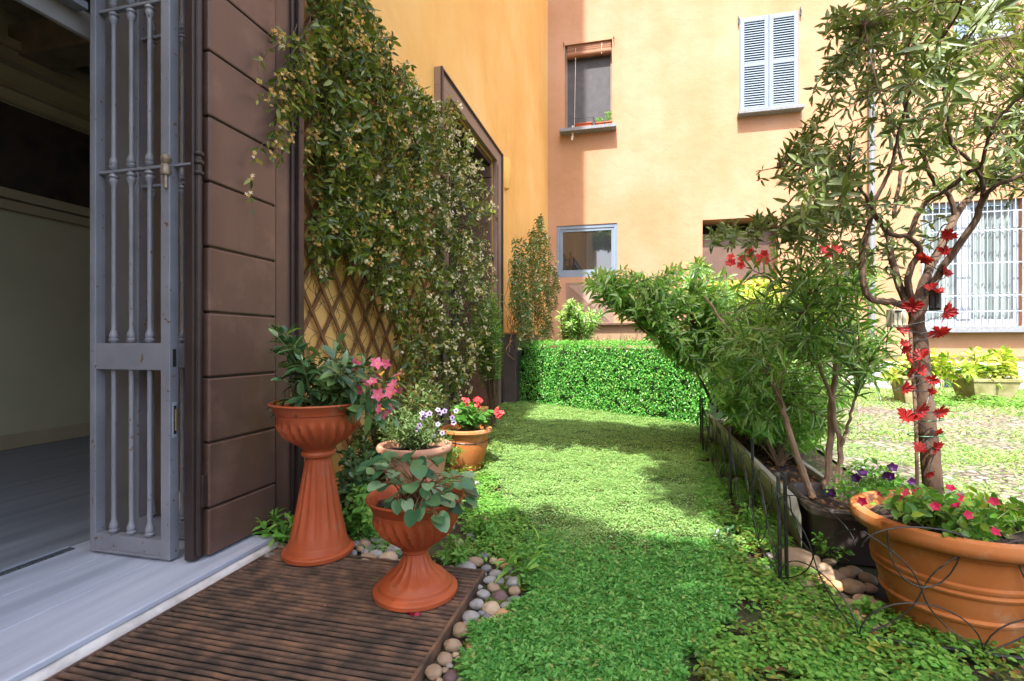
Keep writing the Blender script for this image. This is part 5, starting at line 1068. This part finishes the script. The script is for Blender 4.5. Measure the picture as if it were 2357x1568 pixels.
def dist(x, y): return y * CA - x * SA
def bare(x, y):                                                   # thin brownish places in the middle of the lawn
    b = 1.0
    for cx_, cy_, r in ((-.55, 2.72, .35), (.05, 2.5, .4), (-.95, 3.1, .25)):
        d = math.hypot(x - cx_, y - cy_) / r
        if d < 1: b = min(b, .12 + .88 * d)
    return b * (.72 + .9 * fld((x, y), 5, 9))
near = lambda X, Y: lp(X, Y) & (Y * CA - X * SA < 1.75 + 1.0 * rng.random(len(X)) + .25 * np.sin(X * 7) - .3 * (X > .35))
midd = lambda X, Y: lp(X, Y) & (Y * CA - X * SA >= 1.7 + 1.0 * rng.random(len(X)) + .25 * np.sin(X * 7) - .3 * (X > .35)) & (Y * CA - X * SA < 4.4)
farr = lambda X, Y: lp(X, Y) & (Y * CA - X * SA >= 4.2)
tag(cover("lawn_cover", M['lf_lawn_near_shade'], 16000, (-.8, 1.0, 1.0, 2.6), lawn_h, .013, .027, .42, .7, hgt=(.0, .036), dens=bare, patch=near, cl=4, cr=.006, flat=.9, lean=(-.55, .35, .15)), kind="stuff")
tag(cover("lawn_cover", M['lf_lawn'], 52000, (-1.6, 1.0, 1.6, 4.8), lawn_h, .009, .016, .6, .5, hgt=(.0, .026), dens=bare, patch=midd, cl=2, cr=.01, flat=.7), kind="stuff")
tag(cover("lawn_cover", M['lf_lawn'], 46000, (-2.0, 1.0, 3.8, 8.0), lawn_h, .012, .022, .55, .6, hgt=(.0, .02), patch=farr, cl=2, cr=.012, flat=.7), kind="stuff")
def gh(x, y): return gz(x, y) - .006 + .012 * mnoise.noise((x * 2.1, y * 2.1, 3))
RW = [(G(*p).x, G(*p).y) for p in [(1520,1690),(1570,1450),(1625,1350),(1625,1250),(1600,1130),(1600,1040),(1660,1020),(1700,1080),(1780,1180),(1830,1290),(1980,1440),(2060,1390),(2360,1380),(2900,1430),(3100,1690)]]
cl_ = lambda x, y: .46 + 1.4 * fld((x, y), 4.2, 5)
cover("ground_weeds", M['lf_weed'], 9500, (.2, 2.6, .95, 5.2), gh, .016, .030, .62, .35, hgt=(.005, .05), dens=cl_, patch=lambda X, Y: inpoly_np(X, Y, RW), cl=4, cr=.012, tmpl=FINE, flat=.5)
cover("ground_weeds", M['lf_jas'], 600, (.2, 1.9, .95, 3.2), gh, .022, .038, .5, .4, hgt=(.01, .06), dens=lambda x, y: .2 + 1.2 * fld((x, y), 4.1, 15), patch=lambda X, Y: inpoly_np(X, Y, RW), cl=4, cr=.012, tmpl=FINE)
LF = [(G(*p).x, G(*p).y) for p in [(760,1250),(800,1150),(900,1090),(1060,1090),(1120,1040),(1150,1130),(1205,1190),(1240,1250),(1220,1300),(1195,1290),(1130,1290),(1040,1290),(940,1290)]]
cover("ground_weeds", M['lf_weed'], 4200, (-1.6, -.2, 1.9, 4.2), gh, .014, .028, .6, .4, hgt=(.005, .045), dens=lambda x, y: .35 + 1.0 * fld((x, y), 3.6, 25), patch=lambda X, Y: inpoly_np(X, Y, LF), cl=4, cr=.012, tmpl=FINE, flat=.5)
EL = [(G(*p).x, G(*p).y) for p in [(1190,1290),(1225,1290),(1215,1400),(1150,1500),(1080,1690),(1000,1690),(1060,1500),(1110,1400)]]
cover("moss", pm("moss_green", [(.07, .12, .015), (.14, .20, .03)], 40, .9), 5000, (-.65, -.1, .95, 2.1), gh, .006, .012, .7, .8, hgt=(.0, .008), dens=lambda x, y: .3 + 1.3 * fld((x, y), 7, 31), patch=lambda X, Y: inpoly_np(X, Y, EL), cl=3, cr=.006)
WB = lambda X, Y: (X > -1.95) & (X < -1.0) & (Y > 2.3) & (Y < 7) & (X < -1.0 - .10 * (Y - 3))
cover("ground_weeds", M['lf_jas'], 1500, (-1.95, -.95, 2.3, 7), gh, .02, .04, .5, .5, hgt=(.01, .07), dens=lambda x, y: .4 + .9 * fld((x, y), 3, 41), patch=WB, cl=4, cr=.015, tmpl=FINE)
# fallen leaves and litter
def litter(n, patch, region, s0, s1): return cover("fallen_leaves", M['dead'], n, region, lambda x, y: gh(x, y) + .012, s0, s1, .45, .4, hgt=(.0, .015), patch=patch, cl=1, cr=.0, flat=1.2, tmpl=FINE)
litter(1100, lambda X, Y: inpoly_np(X, Y, RW), (.2, 2.6, .95, 5.2), .02, .045)
litter(210, lambda X, Y: lp(X, Y) & (Y < 3.6), (-1.4, .9, 1.2, 3.6), .015, .03)
litter(160, lambda X, Y: inpoly_np(X, Y, LF), (-1.6, -.2, 1.9, 4.2), .015, .035)
cover("fallen_leaves", M['dead'], 260, (.82, 1.06, 3.06, 5.4), lambda x, y: .19, .02, .05, .4, .3, hgt=(.0, .02), patch=lambda X, Y: X > 0, cl=1, cr=0, flat=1, tmpl=FINE)
cover("fallen_leaves", M['dead'], 90, (.86, 1.3, 2.58, 2.93), lambda x, y: .20, .02, .04, .4, .3, hgt=(.0, .02), patch=lambda X, Y: X > 0, cl=1, cr=0, flat=1, tmpl=FINE)
cover("fallen_petals", M['pink'], 7, (-1.5, -.6, 1.4, 3.2), lambda x, y: .03, .012, .022, .8, .2, hgt=(.0, .003), patch=lambda X, Y: X > -9, cl=1, cr=0, flat=.8)
ls = LS(); p = G(947, 1418, .02)
for _ in range(9): ls.add(p + Vector((rnd.uniform(-.018, .018), rnd.uniform(-.012, .012), rnd.uniform(.002, .012))), rv() + Vector((0, 0, .3)), rv() + Vector((0, 0, 1)), .022, .018)
tag(ls.build("fallen_flower", M['crimson'], None, KITE), "crumpled crimson flower fallen on the grate before the short urn", "flower")
# courtyard grass
cy = lambda X, Y: (X > 1.7) & (Y > 2.5) & (Y < YF - .1)
cover("courtyard_grass", M['lf_lawn'], 15000, (1.7, 9, 5.5, YF - .1), lambda x, y: gh(x, y) + .02, .03, .075, .22, 1.5, hgt=(0, .01), dens=lambda x, y: max(0, (.25 + .55 * smooth(7.6, 9.0, y)) + .9 * fld((x, y), 1.1, 51)), patch=cy, cl=3, cr=.03)
cover("courtyard_grass", M['lf_lawn'], 11000, (1.7, 6, 2.6, 6), lambda x, y: gh(x, y) + .02, .015, .04, .3, 1.2, hgt=(0, .008), dens=lambda x, y: max(0, .22 + 1.1 * fld((x, y), 1.5, 61)), patch=cy, cl=3, cr=.02)
cover("ground_weeds", M['lf_weed'], 900, (4.2, 7.2, 8.4, 9.6), lambda x, y: gh(x, y) + .02, .03, .06, .6, .6, hgt=(.0, .14), dens=lambda x, y: .5 + fld((x, y), 2, 71), patch=cy, cl=4, cr=.03, tmpl=FINE)

# ================================================================== SHADE TREE (crown above and behind the viewer, trunk out of the picture)
sh_ = thing("courtyard_tree", "broad leafy courtyard tree whose crown shades parts of the lawn", "tree", (-.6, -2.6, 0)); mb = MB(); ls = LS()
back = Vector((-SD.x, -SD.y, -SD.z)) / (-SD.z)
fork = Vector((-.5, -2.5, 4.2)); mb.tube(wob([Vector((-.6, -2.6, -.1)), Vector((-.55, -2.55, 2)), fork], 5, .01), [.2 - .008 * i for i in range(11)], 12)
for (gx_, gy_, rx, ry, h, n) in ((-.75, 5.35, 1.05, .62, 6.6, 1500), (.35, 5.0, .75, .5, 6.5, 900), (-1.6, 5.5, .7, .5, 6.7, 700), (.62, 3.75, .5, .95, 6.0, 850), (-.50, 2.35, .42, .45, 6.2, 520), (-1.25, 2.35, .45, .45, 6.3, 420), (.15, 2.1, .6, .42, 6.0, 620), (-2.3, 1.5, 1.2, 1.2, 6.3, 2600), (-.7, 1.2, 1.2, 1.0, 6.4, 2400), (1.0, 1.3, 1.1, 1.0, 6.2, 2300), (1.9, 1.9, .8, .8, 6.0, 1400), (-2.6, 2.6, .8, .7, 6.2, 900)):
    c = Vector((gx_, gy_, 0)) + back * h
    for _ in range(n):
        while True:
            a = rv()
            if a.length < 1: break
        p = c + Vector((a.x * rx, a.y * ry, a.z * .55)); ls.add(p, rv(), rv(.7) + Vector((0, 0, 1)), .16, .11)
hub = [Vector((x, y, 0)) + back * h for x, y, h in ((.62, 2.2, 5.2), (.75, 3.75, 6.0), (.4, 5.0, 6.5), (-.75, 5.35, 6.6), (-1.6, 5.5, 6.7))]
stems_of(mb, wob([fork] + hub, 4, .02), .09, .02, 8); stems_of(mb, wob([fork, Vector((-.5, 2.25, 0)) + back * 6.2, Vector((-1.25, 2.3, 0)) + back * 6.3], 4, .02), .06, .02, 7)
mb.build("trunk", M['bark'], sh_, True); ls.build("crown", M['lf_laurel'], sh_, KITE, .1)
